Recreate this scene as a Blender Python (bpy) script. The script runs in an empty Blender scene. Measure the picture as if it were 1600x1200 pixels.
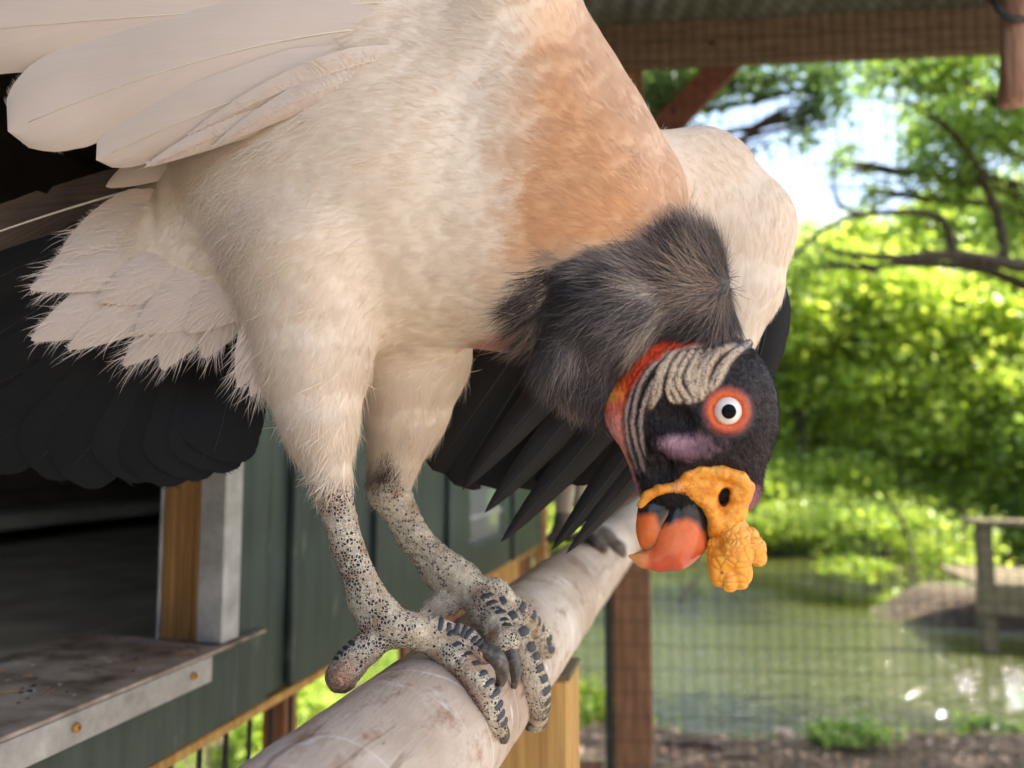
import bpy, bmesh, math, random
import numpy as np
from mathutils import Vector, Matrix

rng = np.random.default_rng(7)
random.seed(7)
SC = bpy.context.scene
COL = SC.collection
R = math.radians

# ------------------------------------------------------------------ camera
CAM = np.array([0.0, 0.0, 1.5])
FPX = 1232.0
PITCH = R(5.0)
cd = bpy.data.cameras.new('camera')
cam = bpy.data.objects.new('camera', cd)
COL.objects.link(cam)
cam.location = CAM
cam.rotation_euler = (R(90) + PITCH, 0, 0)
cd.sensor_width = 36.0
cd.lens = 36.0 * FPX / 1600.0
cd.clip_start = 0.02
cd.clip_end = 500
cd.dof.use_dof = True
cd.dof.focus_distance = 0.475
cd.dof.aperture_fstop = 5.2
SC.camera = cam

# ------------------------------------------------------------------ sky, sun, exposure
SUN_EL, SUN_AZ = R(55), R(95)          # azimuth clockwise from +Y
w = bpy.data.worlds.new('World')
SC.world = w
w.use_nodes = True
wn = w.node_tree
sky = wn.nodes.new('ShaderNodeTexSky')
sky.sky_type = 'NISHITA'
sky.sun_disc = False
sky.sun_elevation = SUN_EL
sky.sun_rotation = SUN_AZ
sky.dust_density = 4.0
wn.links.new(sky.outputs[0], wn.nodes['Background'].inputs[0])
wn.nodes['Background'].inputs[1].default_value = 0.15
sl = bpy.data.lights.new('sun', 'SUN')
sl.energy = 4.2
sl.angle = R(0.5)
sl.color = (1.0, 0.95, 0.86)
sun = bpy.data.objects.new('sun', sl)
COL.objects.link(sun)
sd = Vector((math.sin(SUN_AZ) * math.cos(SUN_EL), math.cos(SUN_AZ) * math.cos(SUN_EL), math.sin(SUN_EL)))
sun.rotation_euler = sd.to_track_quat('Z', 'Y').to_euler()
sun.location = (3, 3, 8)
SC.view_settings.view_transform = 'Standard'
SC.view_settings.look = 'None'
SC.view_settings.gamma = 1
SC.view_settings.use_curve_mapping = False
SC.view_settings.exposure = 1.85
SC.render.engine = 'CYCLES'
SC.cycles.max_bounces = 8
SC.cycles.diffuse_bounces = 4
SC.cycles.transparent_max_bounces = 8
SC.cycles.caustics_reflective = False
SC.cycles.caustics_refractive = False
SC.cycles.sample_clamp_indirect = 6.0
SC.cycles.use_denoising = True

# ------------------------------------------------------------------ pixel <-> world
_c, _s = math.cos(PITCH), math.sin(PITCH)
RIGHT = np.array([1.0, 0, 0])
UP = np.array([0, -_s, _c])
FWD = np.array([0, _c, _s])

def W(px, py, d):
    """photo pixel + depth in metres -> world point(s)"""
    px, py, d = np.broadcast_arrays(np.asarray(px, float), np.asarray(py, float), np.asarray(d, float))
    return CAM + (d * (px - 800) / FPX)[..., None] * RIGHT - (d * (py - 600) / FPX)[..., None] * UP + d[..., None] * FWD

def PX(P):
    P = np.asarray(P, float) - CAM
    d = P @ FWD
    return 800 + FPX * (P @ RIGHT) / d, 600 - FPX * (P @ UP) / d, d

D0 = 0.50          # the bird is laid out in pixel units; z = 0 is half a metre away
def B(q):
    """(px, py, z) in pixel units -> world"""
    q = np.asarray(q, float)
    return W(q[..., 0], q[..., 1], D0 * (1 + q[..., 2] / FPX))

def zof(d):
    return (d / D0 - 1) * FPX

def lin(r, g, b, k=1.0):
    c = np.array([r, g, b]) / 255.0
    return tuple(np.where(c <= 0.04045, c / 12.92, ((c + 0.055) / 1.055) ** 2.4) * k)

# ------------------------------------------------------------------ object helpers
def tag(o, label=None, cat=None, group=None, kind=None):
    if label: o['label'] = label
    if cat: o['category'] = cat
    if group: o['group'] = group
    if kind: o['kind'] = kind
    return o

def empty(name, loc=(0, 0, 0), rz=0.0):
    o = bpy.data.objects.new(name, None)
    COL.objects.link(o)
    o.location = loc
    o.rotation_euler = (0, 0, rz)
    o.empty_display_size = 0.05
    return o

def link(name, me, parent=None, mats=()):
    for m in mats:
        me.materials.append(m)
    o = bpy.data.objects.new(name, me)
    COL.objects.link(o)
    if parent is not None:
        o.parent = parent
    return o

def amesh(name, V, F, mats=(), col=None, matidx=None, parent=None, smooth=True, normals=None, uv=None):
    """mesh object from numpy arrays; F is an (n,k) array or a list of such arrays.
    World coordinates; taken into the parent's frame."""
    V = np.asarray(V, np.float64)
    if parent is not None:
        M = np.array(Matrix.Translation(parent.location) @ parent.rotation_euler.to_matrix().to_4x4())
        Mi = np.linalg.inv(M)
        V = V @ Mi[:3, :3].T + Mi[:3, 3]
        if normals is not None:
            normals = normals @ Mi[:3, :3].T
    Fs = F if isinstance(F, list) else [F]
    Fs = [np.asarray(f, np.int32) for f in Fs if len(f)]
    me = bpy.data.meshes.new(name)
    nv = len(V)
    me.vertices.add(nv)
    me.vertices.foreach_set('co', V.astype(np.float32).ravel())
    loops = np.concatenate([f.ravel() for f in Fs])
    tot = np.concatenate([np.full(len(f), f.shape[1], np.int32) for f in Fs])
    start = np.concatenate([[0], np.cumsum(tot)[:-1]]).astype(np.int32)
    me.loops.add(len(loops))
    me.loops.foreach_set('vertex_index', loops)
    me.polygons.add(len(tot))
    me.polygons.foreach_set('loop_start', start)
    if matidx is not None:
        me.polygons.foreach_set('material_index', np.asarray(matidx, np.int32))
    me.polygons.foreach_set('use_smooth', np.full(len(tot), bool(smooth)))
    if col is not None:
        a = me.attributes.new('col', 'FLOAT_COLOR', 'POINT')
        c = np.ones((nv, 4), np.float32)
        c[:, :np.shape(col)[1]] = col
        a.data.foreach_set('color', c.ravel())
    if uv is not None:
        l = me.uv_layers.new(name='UVMap')
        l.data.foreach_set('uv', np.asarray(uv, np.float32)[loops].ravel())
    me.update()
    me.validate()
    if normals is not None:
        me.normals_split_custom_set_from_vertices(normals.astype(np.float32))
    return link(name, me, parent, mats)

def box_mesh(name, lo, hi, bevel=0.002, seg=1):
    bm = bmesh.new()
    lo, hi = Vector(lo), Vector(hi)
    bmesh.ops.create_cube(bm, size=1, matrix=Matrix.Translation((lo + hi) / 2) @ Matrix.Diagonal((*(hi - lo), 1)))
    if bevel:
        bmesh.ops.bevel(bm, geom=bm.edges[:], offset=bevel, segments=seg, affect='EDGES', profile=0.6)
    me = bpy.data.meshes.new(name)
    bm.to_mesh(me)
    bm.free()
    return me

def box(name, lo, hi, mat, parent=None, bevel=0.002):
    return link(name, box_mesh(name, lo, hi, bevel), parent, (mat,))

def tube_arrays(P, rad, sides=8, cap=True, ell=None):
    """tube along points P (n,3) with radii"""
    P = np.asarray(P, float)
    n = len(P)
    rad = np.broadcast_to(np.asarray(rad, float), (n,))
    T = np.gradient(P, axis=0)
    T /= np.linalg.norm(T, axis=1)[:, None] + 1e-12
    ref = np.array([0.0, 0, 1]) if abs(T[0, 2]) < 0.9 else np.array([1.0, 0, 0])
    V = []
    for i in range(n):
        a = np.cross(T[i], ref)
        a /= np.linalg.norm(a) + 1e-12
        b = np.cross(T[i], a)
        ref = -np.cross(T[i], a) if False else ref - T[i] * np.dot(ref, T[i])
        th = np.arange(sides) * 2 * np.pi / sides
        V.append(P[i] + rad[i] * (np.cos(th)[:, None] * a + np.sin(th)[:, None] * b))
    V = np.concatenate(V)
    i, j = np.meshgrid(np.arange(n - 1), np.arange(sides), indexing='ij')
    i, j = i.ravel(), j.ravel()
    k = (j + 1) % sides
    F = np.stack([i * sides + j, i * sides + k, (i + 1) * sides + k, (i + 1) * sides + j], 1)
    F = F[:, ::-1]
    if cap:
        V = np.concatenate([V, P[:1], P[-1:]])
        jj = np.arange(sides)
        kk = (jj + 1) % sides
        T0 = np.stack([np.full(sides, n * sides), jj, kk], 1)[:, ::-1]
        T1 = np.stack([np.full(sides, n * sides + 1), (n - 1) * sides + jj, (n - 1) * sides + kk], 1)
        return V, [F, T0[:, ::-1], T1[:, ::-1]]
    return V, [F]

def merge(parts):
    """parts: list of (V, F or [F..]) -> V, [quads, tris]"""
    Vs, by, off = [], {}, 0
    for V, F in parts:
        for f in (F if isinstance(F, list) else [F]):
            if len(f):
                by.setdefault(np.asarray(f).shape[1], []).append(np.asarray(f) + off)
        Vs.append(V)
        off += len(V)
    return np.concatenate(Vs), [np.concatenate(v) for v in by.values()]

# ------------------------------------------------------------------ numpy noise
_perm = np.random.default_rng(3).random((64, 64, 64)).astype(np.float32)
def vnoise(P, scale=1.0):
    q = np.asarray(P, float) * scale
    i = np.floor(q).astype(int)
    f = q - i
    f = f * f * (3 - 2 * f)
    out = 0
    for dx in (0, 1):
        for dy in (0, 1):
            for dz in (0, 1):
                wgt = (f[..., 0] if dx else 1 - f[..., 0]) * (f[..., 1] if dy else 1 - f[..., 1]) * (f[..., 2] if dz else 1 - f[..., 2])
                out = out + wgt * _perm[(i[..., 0] + dx) & 63, (i[..., 1] + dy) & 63, (i[..., 2] + dz) & 63]
    return out - 0.5

def fbm(P, scale, octs=3):
    return sum(vnoise(P, scale * 2 ** k) / 2 ** k for k in range(octs))

# ------------------------------------------------------------------ materials
def mat(name):
    m = bpy.data.materials.new(name)
    m.use_nodes = True
    nt = m.node_tree
    return m, nt, nt.nodes['Principled BSDF']

def nd(nt, typ, **kw):
    n = nt.nodes.new(typ)
    for k, v in kw.items():
        if k in n.bl_rna.properties.keys():
            setattr(n, k, v)
        else:
            n.inputs[k].default_value = v
    return n

def ramp(nt, src, stops, interp='LINEAR'):
    r = nt.nodes.new('ShaderNodeValToRGB')
    r.color_ramp.interpolation = interp
    e = r.color_ramp.elements
    while len(e) < len(stops):
        e.new(0.5)
    for i, (p, c) in enumerate(stops):
        e[i].position = p
        e[i].color = (*c, 1) if len(c) == 3 else c
    nt.links.new(src, r.inputs[0])
    return r

def coords(nt, scale=(1, 1, 1), rot=(0, 0, 0)):
    tc = nt.nodes.new('ShaderNodeTexCoord')
    mp = nt.nodes.new('ShaderNodeMapping')
    mp.inputs['Scale'].default_value = scale
    mp.inputs['Rotation'].default_value = rot
    nt.links.new(tc.outputs['Object'], mp.inputs[0])
    return mp.outputs[0]

def bump(nt, bsdf, h, strength=0.3, dist=0.002):
    b = nd(nt, 'ShaderNodeBump')
    b.inputs['Strength'].default_value = strength
    b.inputs['Distance'].default_value = dist
    nt.links.new(h, b.inputs['Height'])
    nt.links.new(b.outputs[0], bsdf.inputs['Normal'])
    return b

def mixc(nt, fac, a, b, mode='MIX'):
    m = nt.nodes.new('ShaderNodeMix')
    m.data_type = 'RGBA'
    m.blend_type = mode
    for sock, v in ((m.inputs[0], fac), (m.inputs[6], a), (m.inputs[7], b)):
        if isinstance(v, (int, float)):
            sock.default_value = v
        elif isinstance(v, (tuple, list)):
            sock.default_value = (*v, 1) if len(v) == 3 else v
        else:
            nt.links.new(v, sock)
    return m.outputs[2]

def noise_mat(name, stops, scale=8, stretch=(1, 1, 1), rough=0.7, bstr=0.2, bdist=0.002, detail=6, rot=(0, 0, 0), spots=None, spec=0.5):
    m, nt, b = mat(name)
    co = coords(nt, stretch, rot)
    n = nd(nt, 'ShaderNodeTexNoise', Scale=scale, Detail=detail, Roughness=0.6)
    nt.links.new(co, n.inputs['Vector'])
    c = ramp(nt, n.outputs['Fac'], stops).outputs[0]
    if spots:
        n2 = nd(nt, 'ShaderNodeTexNoise', Scale=spots[0], Detail=4, Roughness=0.65)
        nt.links.new(coords(nt), n2.inputs['Vector'])
        f = ramp(nt, n2.outputs['Fac'], [(spots[2], (0, 0, 0)), (spots[3], (1, 1, 1))]).outputs[0]
        c = mixc(nt, f, c, spots[1])
    nt.links.new(c, b.inputs['Base Color'])
    b.inputs['Roughness'].default_value = rough
    b.inputs['Specular IOR Level'].default_value = spec
    bump(nt, b, n.outputs['Fac'], bstr, bdist)
    return m

def col_mat(name, rough=0.7, nscale=900, bstr=0.2, bdist=0.0006, sheen=0.0, var=0.12, sss=0.0, spec=0.4):
    """base colour from the mesh's own colour attribute with fine noise on top"""
    m, nt, b = mat(name)
    at = nd(nt, 'ShaderNodeAttribute', attribute_name='col')
    n = nd(nt, 'ShaderNodeTexNoise', Scale=nscale, Detail=3, Roughness=0.6)
    nt.links.new(coords(nt), n.inputs['Vector'])
    v = ramp(nt, n.outputs['Fac'], [(0.25, (1 - var,) * 3), (0.75, (1 + var * 0.6,) * 3)]).outputs[0]
    c = mixc(nt, 1.0, at.outputs['Color'], v, 'MULTIPLY')
    nt.links.new(c, b.inputs['Base Color'])
    b.inputs['Roughness'].default_value = rough
    b.inputs['Specular IOR Level'].default_value = spec
    if sheen:
        b.inputs['Sheen Weight'].default_value = sheen
        b.inputs['Sheen Roughness'].default_value = 0.5
    if sss:
        b.inputs['Subsurface Weight'].default_value = sss
        b.inputs['Subsurface Scale'].default_value = 0.004
    if bstr:
        bump(nt, b, n.outputs['Fac'], bstr, bdist)
    return m
# ================================================================== SETTING: ground, water
WATER_Z = -0.42

def ground_h(X, Y):
    X = np.asarray(X, float)
    Y = np.asarray(Y, float)
    P = np.stack([X, Y, np.zeros_like(X)], -1)
    nz = fbm(P, 0.35, 3)
    fine = fbm(P + 7, 1.7, 3)
    near = Y - (5.35 + 0.5 * nz + 0.06 * np.abs(X - 2))     # > 0 inside the pond
    far = 15.2 + 1.4 * nz - Y
    left = X - (0.25 - 0.10 * (Y - 6) + 0.6 * nz)
    right = 9.5 + nz - X
    inside = np.minimum(np.minimum(near, far), np.minimum(left, right))
    hump = 1.15 - np.hypot((X - 5.9) / 1.6, (Y - 9.6) / 0.9)
    h = np.where(inside > 0, -0.42 - 0.35 * np.clip(inside, 0, 1.2), -0.42 * np.clip(1 + inside / 1.1, 0, 1) - 0.0)
    h = np.where(hump > 0, np.maximum(h, -0.55 + 0.9 * np.clip(hump, 0, 0.5)), h)
    h = h + np.clip(Y - 15.5, 0, 60) * 0.085 + 0.06 * fine * (inside < 0.3)
    return h

def grid_axis(segs):
    return np.concatenate([np.linspace(a, b, n, endpoint=False) for a, b, n in segs] + [[segs[-1][1]]])
gx = grid_axis([(-150, -20, 20), (-20, -4, 30), (-4, 9, 130), (9, 20, 30), (20, 150, 20)])
gy = grid_axis([(-150, -20, 20), (-20, 2.5, 30), (2.5, 12, 120), (12, 22, 50), (22, 260, 40)])
GX, GY = np.meshgrid(gx, gy, indexing='ij')
V = np.stack([GX, GY, ground_h(GX, GY)], -1).reshape(-1, 3)
i, j = np.meshgrid(np.arange(len(gx) - 1), np.arange(len(gy) - 1), indexing='ij')
n_ = len(gy)
F = np.stack([i * n_ + j, (i + 1) * n_ + j, (i + 1) * n_ + j + 1, i * n_ + j + 1], -1).reshape(-1, 4)
m, nt, b = mat('soil')
co = coords(nt)
n1 = nd(nt, 'ShaderNodeTexNoise', Scale=0.45, Detail=5, Roughness=0.6)
n2 = nd(nt, 'ShaderNodeTexNoise', Scale=14, Detail=6, Roughness=0.7)
for q in (n1, n2):
    nt.links.new(co, q.inputs['Vector'])
dirt = ramp(nt, n2.outputs['Fac'], [(0.3, lin(46, 37, 30)), (0.5, lin(84, 70, 56)), (0.7, lin(124, 106, 86))]).outputs[0]
green = ramp(nt, n2.outputs['Fac'], [(0.3, lin(50, 66, 26)), (0.7, lin(112, 128, 56))]).outputs[0]
f = ramp(nt, n1.outputs['Fac'], [(0.5, (0, 0, 0)), (0.62, (1, 1, 1))]).outputs[0]
nt.links.new(mixc(nt, f, dirt, green), b.inputs['Base Color'])
b.inputs['Roughness'].default_value = 0.95
bump(nt, b, n2.outputs['Fac'], 0.8, 0.05)
SOIL = m
g = amesh('ground', V, F, (SOIL,))
tag(g, kind='structure')

m, nt, b = mat('pond_water')
b.inputs['Base Color'].default_value = (*lin(60, 64, 30), 1)
b.inputs['Roughness'].default_value = 0.06
b.inputs['IOR'].default_value = 1.7
b.inputs['Specular IOR Level'].default_value = 0.9
co = coords(nt, (0.7, 3.0, 1))
n1 = nd(nt, 'ShaderNodeTexNoise', Scale=5.5, Detail=3, Roughness=0.55)
nt.links.new(co, n1.inputs['Vector'])
bump(nt, b, n1.outputs['Fac'], 0.75, 0.075)
wx = np.linspace(-8, 12, 41)
wy = np.linspace(4.4, 17.5, 31)
WX, WY = np.meshgrid(wx, wy, indexing='ij')
V = np.stack([WX, WY, np.full_like(WX, WATER_Z)], -1).reshape(-1, 3)
i, j = np.meshgrid(np.arange(40), np.arange(30), indexing='ij')
F = np.stack([i * 31 + j, (i + 1) * 31 + j, (i + 1) * 31 + j + 1, i * 31 + j + 1], -1).reshape(-1, 4)
tag(amesh('water', V, F, (m,)), kind='structure')

# unseen pale gravel, added under and behind the viewer to bounce light up
M_BOUNCE = noise_mat('bounce_gravel', [(0.3, lin(112, 105, 96)), (0.7, lin(164, 156, 145))], 60, rough=0.95, bstr=0.5, bdist=0.01)
xx = np.linspace(-1.2, 9, 30); yy = np.linspace(-14, 2.55, 40)
WX, WY = np.meshgrid(xx, yy, indexing='ij')
V = np.stack([WX, WY, ground_h(WX, WY) * 0 + 0.045], -1).reshape(-1, 3)
i, j = np.meshgrid(np.arange(29), np.arange(39), indexing='ij')
F = np.stack([i * 40 + j, (i + 1) * 40 + j, (i + 1) * 40 + j + 1, i * 40 + j + 1], -1).reshape(-1, 4)
tag(amesh('bounce_sheet', V, F, (M_BOUNCE,)), kind='structure')

# ================================================================== common materials
def wood_mat(name, dark, light, stretch, scale=10, rough=0.75, spots=None, bs=0.35):
    return noise_mat(name, [(0.28, dark), (0.5, tuple((a + c) / 2 for a, c in zip(dark, light))), (0.72, light)], scale, stretch, rough, bs, 0.002, 8, spots=spots)

M_POST = wood_mat('red_brown_timber', lin(98, 68, 46), lin(156, 114, 80), (8, 8, 0.7))
M_BEAM = wood_mat('weathered_beam_timber', lin(76, 60, 46), lin(124, 102, 78), (0.8, 8, 8))
M_BRACE = wood_mat('brace_timber', lin(86, 50, 34), lin(128, 80, 56), (3, 3, 3))
M_YELLOW = wood_mat('yellow_pine', lin(150, 106, 52), lin(206, 164, 96), (9, 9, 0.6), spots=(9, lin(226, 216, 196), 0.66, 0.72))
M_PLYJAMB = wood_mat('old_pine_jamb', lin(92, 60, 30), lin(176, 130, 72), (14, 14, 0.5), 8)
M_BOARD = wood_mat('skirt_board', lin(84, 50, 30), lin(142, 96, 62), (9, 9, 0.7))
M_DOCK = wood_mat('grey_deck_timber', lin(74, 64, 44), lin(126, 112, 84), (1.5, 6, 6), 6)
M_WIRE = noise_mat('galvanised_wire', [(0.3, (0.012, 0.012, 0.011)), (0.7, (0.03, 0.03, 0.028))], 40, rough=0.9, spec=0.05)
M_BAR = noise_mat('black_bar', [(0.3, (0.012, 0.012, 0.012)), (0.7, (0.03, 0.03, 0.03))], 60, rough=0.55)
M_ROOF = noise_mat('dull_roof_steel', [(0.3, lin(92, 88, 86)), (0.7, lin(140, 136, 134))], 6, rough=0.6, bstr=0.1)

# ================================================================== aviary front: post, beam, brace, rails, wire
FA = R(-5.3)
f0 = W(985, 708, 2.72)
FO = np.array([f0[0], f0[1], 0.0])
fx = np.array([math.cos(FA), math.sin(FA), 0])
fy = np.array([-math.sin(FA), math.cos(FA), 0])
fence = empty('mesh_fence', FO, FA)
tag(fence, 'timber framed wire mesh aviary front between the shaded perch and the pond', 'fence')
# post: left face edge px 965, right px 1018
box('post', (-0.064, 0.004, 0.0), (0.064, 0.13, 3.02), M_POST, fence, 0.006)
box('post', (2.42, 0.004, 0.0), (2.54, 0.124, 3.02), M_POST, fence, 0.006)
box('post_batten', (-0.094, 0.02, 0.0), (-0.068, 0.09, 3.0), M_BAR, fence, 0.002)
box('beam', (-1.6, -0.047, 2.865), (3.0, 0.001, 3.02), M_BEAM, fence, 0.004)
box('bottom_rail', (-0.30, 0.02, 0.37), (-0.1, 0.07, 0.45), M_POST, fence, 0.004)
# knee brace from post up to the beam
bm = bmesh.new()
pA, pB = Vector((-0.02, 0.02, 2.50)), Vector((0.36, 0.02, 2.90))
axis = (pB - pA).normalized()
side = Vector((0, 1, 0)).cross(axis)
vs = []
for p, ex in ((pA, -0.03), (pB, 0.03)):
    for a, c in ((-1, 0), (1, 0), (1, 1), (-1, 1)):
        vs.append(bm.verts.new(p + axis * ex + side * 0.05 * a + Vector((0, 0.045 * c, 0))))
for idx in ((0, 1, 2, 3), (7, 6, 5, 4), (0, 4, 5, 1), (1, 5, 6, 2), (2, 6, 7, 3), (3, 7, 4, 0)):
    bm.faces.new([vs[k] for k in idx])
bmesh.ops.recalc_face_normals(bm, faces=bm.faces)
bmesh.ops.bevel(bm, geom=bm.edges[:], offset=0.004, segments=1, affect='EDGES')
me = bpy.data.meshes.new('knee_brace')
bm.to_mesh(me); bm.free()
link('knee_brace', me, fence, (M_BRACE,))
for bx_, bz_ in ((0.17, 2.72), (0.30, 2.93)):
    V, F = tube_arrays([(bx_, -0.05 if bz_ > 2.9 else 0.016, bz_), (bx_, -0.06 if bz_ > 2.9 else 0.008, bz_)], 0.008, 8)
    o = amesh('bolt', V, F, (M_WIRE,)); o.parent = fence

def wire_grid(x0, x1, z0, z1, dx, dz, yv, yh, rad):
    parts = []
    for x in np.arange(x0, x1, dx):
        parts.append(tube_arrays([(x, yv, z0), (x, yv, z1)], rad, 4, False))
    for z in np.arange(z0, z1, dz):
        parts.append(tube_arrays([(x0, yh, z), (x1, yh, z)], rad, 4, False))
    return merge(parts)
V, F = wire_grid(-1.5, 2.9, 0.02, 3.03, 0.0395, 0.077, -0.051, -0.0538, 0.0011)
o = amesh('wire_mesh', V, F, (M_WIRE,), smooth=False); o.parent = fence
tag(o, kind='stuff')

# ================================================================== aviary roof
roof = empty('aviary_roof', (0.3, 0.9, 3.02))
tag(roof, 'dull grey corrugated roof sheets with wire netting stretched below them', 'roof')
ns = 6
xs = np.linspace(-2.6, 3.1, ns + 1)
for k in range(ns):
    x = np.linspace(xs[k] + 0.002, xs[k + 1] + 0.02, 60)
    zz = 3.09 + 0.012 * np.sin(x * 2 * np.pi / 0.076) + 0.003 * (k % 2)
    V = np.concatenate([np.stack([x, np.full(60, y), zz + dz], 1) for y, dz in ((-1.0, 0.10), (2.95, 0))])
    a = np.arange(59)
    F = np.stack([a, a + 1, a + 61, a + 60], 1)
    o = amesh('roof_sheet', V, F, (M_ROOF,), parent=roof)
for y in (-0.9, 0.3, 1.6):
    zt = 3.075 + 0.10 * (2.95 - y) / 3.95
    o = box('rafter', (-2.6, y, zt - 0.1), (3.1, y + 0.045, zt - 0.016), M_BEAM, None, 0.003)
    o.data.transform(Matrix.Translation(-roof.location)); o.parent = roof
# diagonal netting under the roof
parts = []
for k in np.arange(-2.6, 3.1 + 2.0, 0.05):
    for s in (1, -1):
        xa, xb = (k, k - 1.6) if s > 0 else (k - 1.6, k)
        parts.append(tube_arrays([(xa, 1.28, 3.046 + 0.001 * s), (xb, 2.88, 3.04 + 0.001 * s)], 0.0014, 3, False))
V, F = merge(parts)
V[:, 0] = np.clip(V[:, 0], -2.6, 3.1)
o = amesh('roof_netting', V, F, (M_WIRE,), smooth=False, parent=roof)
tag(o, kind='stuff')

# ================================================================== nest house
HD = R(13.5)
dvec = np.array([math.sin(HD), math.cos(HD), 0.0])
nvec = np.array([-math.cos(HD), math.sin(HD), 0.0])
HRZ = R(90) - HD
HB_U, HB_V = 1.4, 0.55
house = empty('nest_house', dvec * HB_U + nvec * HB_V, HRZ)
tag(house, 'dark green ribbed metal nesting hut raised on legs, with an open hatch', 'hut')
def hbox(name, u0, u1, v0, v1, z0, z1, m, bevel=0.002, parent=None):
    """u along the wall, v away from the perch (0 = wall face), z height"""
    return box(name, (u0 - HB_U, v0, z0), (u1 - HB_U, v1, z1), m, parent or house, bevel)
m, nt, b = mat('green_painted_steel')
co = coords(nt)
n1 = nd(nt, 'ShaderNodeTexNoise', Scale=5, Detail=7, Roughness=0.65)
nt.links.new(coords(nt, (6, 6, 0.8)), n1.inputs['Vector'])
n2 = nd(nt, 'ShaderNodeTexNoise', Scale=32, Detail=5, Roughness=0.7)
nt.links.new(coords(nt, (1, 1, 0.35)), n2.inputs['Vector'])
base = ramp(nt, n1.outputs['Fac'], [(0.3, lin(40, 51, 47)), (0.7, lin(68, 82, 76))]).outputs[0]
scr = ramp(nt, n2.outputs['Fac'], [(0.60, (0, 0, 0)), (0.70, (0.55, 0.55, 0.55))]).outputs[0]
nt.links.new(mixc(nt, scr, base, lin(120, 124, 112)), b.inputs['Base Color'])
b.inputs['Roughness'].default_value = 0.42
bump(nt, b, n1.outputs['Fac'], 0.12, 0.004)
M_GREEN = m
m, nt, b = mat('dusty_aluminium')
n1 = nd(nt, 'ShaderNodeTexNoise', Scale=18, Detail=7, Roughness=0.7)
nt.links.new(coords(nt), n1.inputs['Vector'])
nt.links.new(ramp(nt, n1.outputs['Fac'], [(0.3, lin(140, 138, 134)), (0.62, lin(190, 188, 184)), (0.72, lin(214, 210, 204))]).outputs[0], b.inputs['Base Color'])
b.inputs['Metallic'].default_value = 0.25
b.inputs['Roughness'].default_value = 0.5
M_ALU = m
M_SILL = noise_mat('dirty_sill', [(0.3, lin(74, 58, 46)), (0.45, lin(148, 130, 114)), (0.62, lin(188, 172, 156)), (0.75, lin(216, 204, 190))], 14, (1.6, 1, 1), 0.65, 0.3, 0.001, 9, spots=(7, lin(70, 54, 42), 0.55, 0.68))
M_FLOOR = noise_mat('hut_floor_sheet', [(0.3, lin(128, 118, 98)), (0.7, lin(176, 166, 144))], 7, rough=0.75, spots=(40, lin(190, 186, 176), 0.7, 0.74))
M_INNER = noise_mat('hut_inner_board', [(0.3, lin(60, 50, 40)), (0.7, lin(92, 80, 66))], 6, rough=0.9)
M_SCREW = noise_mat('ochre_screw', [(0.3, lin(140, 92, 24)), (0.7, lin(206, 150, 56))], 200, rough=0.5)

ZB, ZS = 1.5 - 0.32, 1.5 - 0.222         # bottom of wall, sill height
ZT = 2.95
U0, U1 = -0.55, 2.74
UH = 0.835                                # hatch edge (jamb)
# continuous back sheet, panels proud of it with grooves between
hbox('wall_sheet', UH + 0.03, U1, 0.016, 0.03, ZB, ZT, M_GREEN, 0.001)
hbox('wall_sheet', U0, UH + 0.028, 0.016, 0.03, ZB, ZS - 0.035, M_GREEN, 0.001)
hbox('wall_sheet', U0, UH + 0.028, 0.016, 0.03, 2.35, ZT, M_GREEN, 0.001)
edges = [UH + 0.032, 0.945, 1.01, 1.235, 1.30, 1.64, 1.71, 1.86]
edges2 = [2.185, 2.27, 2.34, 2.735]
for a, c in zip(edges[0::2], edges[1::2]):
    hbox('siding_panel', a, c, 0.0, 0.015, ZB + 0.002, ZT, M_GREEN, 0.004)
for a, c in zip(edges2[0::2], edges2[1::2]):
    hbox('siding_panel', a, c, 0.0, 0.015, ZB + 0.002, ZT, M_GREEN, 0.004)
hbox('siding_panel', 1.862, 2.183, 0.0, 0.015, ZB + 0.002, 1.5 - 0.225, M_GREEN, 0.004)
hbox('siding_panel', 1.862, 2.183, 0.0, 0.015, 1.5 - 0.085, ZT, M_GREEN, 0.004)
hbox('siding_panel', U0, 0.40, 0.0, 0.015, ZB + 0.002, ZS - 0.006, M_GREEN, 0.004)
hbox('siding_panel', 0.42, UH + 0.03, 0.0, 0.015, ZB + 0.002, ZS - 0.006, M_GREEN, 0.004)
# small window: glass set in the wall
m, nt, b = mat('window_glass')
b.inputs['Base Color'].default_value = (0.25, 0.27, 0.25, 1)
b.inputs['Roughness'].default_value = 0.03
b.inputs['Metallic'].default_value = 0.0
b.inputs['Specular IOR Level'].default_value = 1.0
b.inputs['IOR'].default_value = 1.9
win = hbox('window', 1.866, 2.18, 0.008, 0.0155, 1.5 - 0.222, 1.5 - 0.088, m, 0.0005)
win['label'] = 'small glazed pane reflecting the green garden'
hbox('window_bar', 1.866, 2.18, 0.001, 0.007, 1.5 - 0.163, 1.5 - 0.155, M_ALU, 0.0005)
# yellow strip along the bottom and corner trim
hbox('base_batten', U0, U1, 0.006, 0.045, ZB - 0.013, ZB - 0.001, M_YELLOW, 0.002)
hbox('corner_trim', 2.745, 2.80, -0.012, 0.03, 0.9, ZT, M_YELLOW, 0.003)
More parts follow.
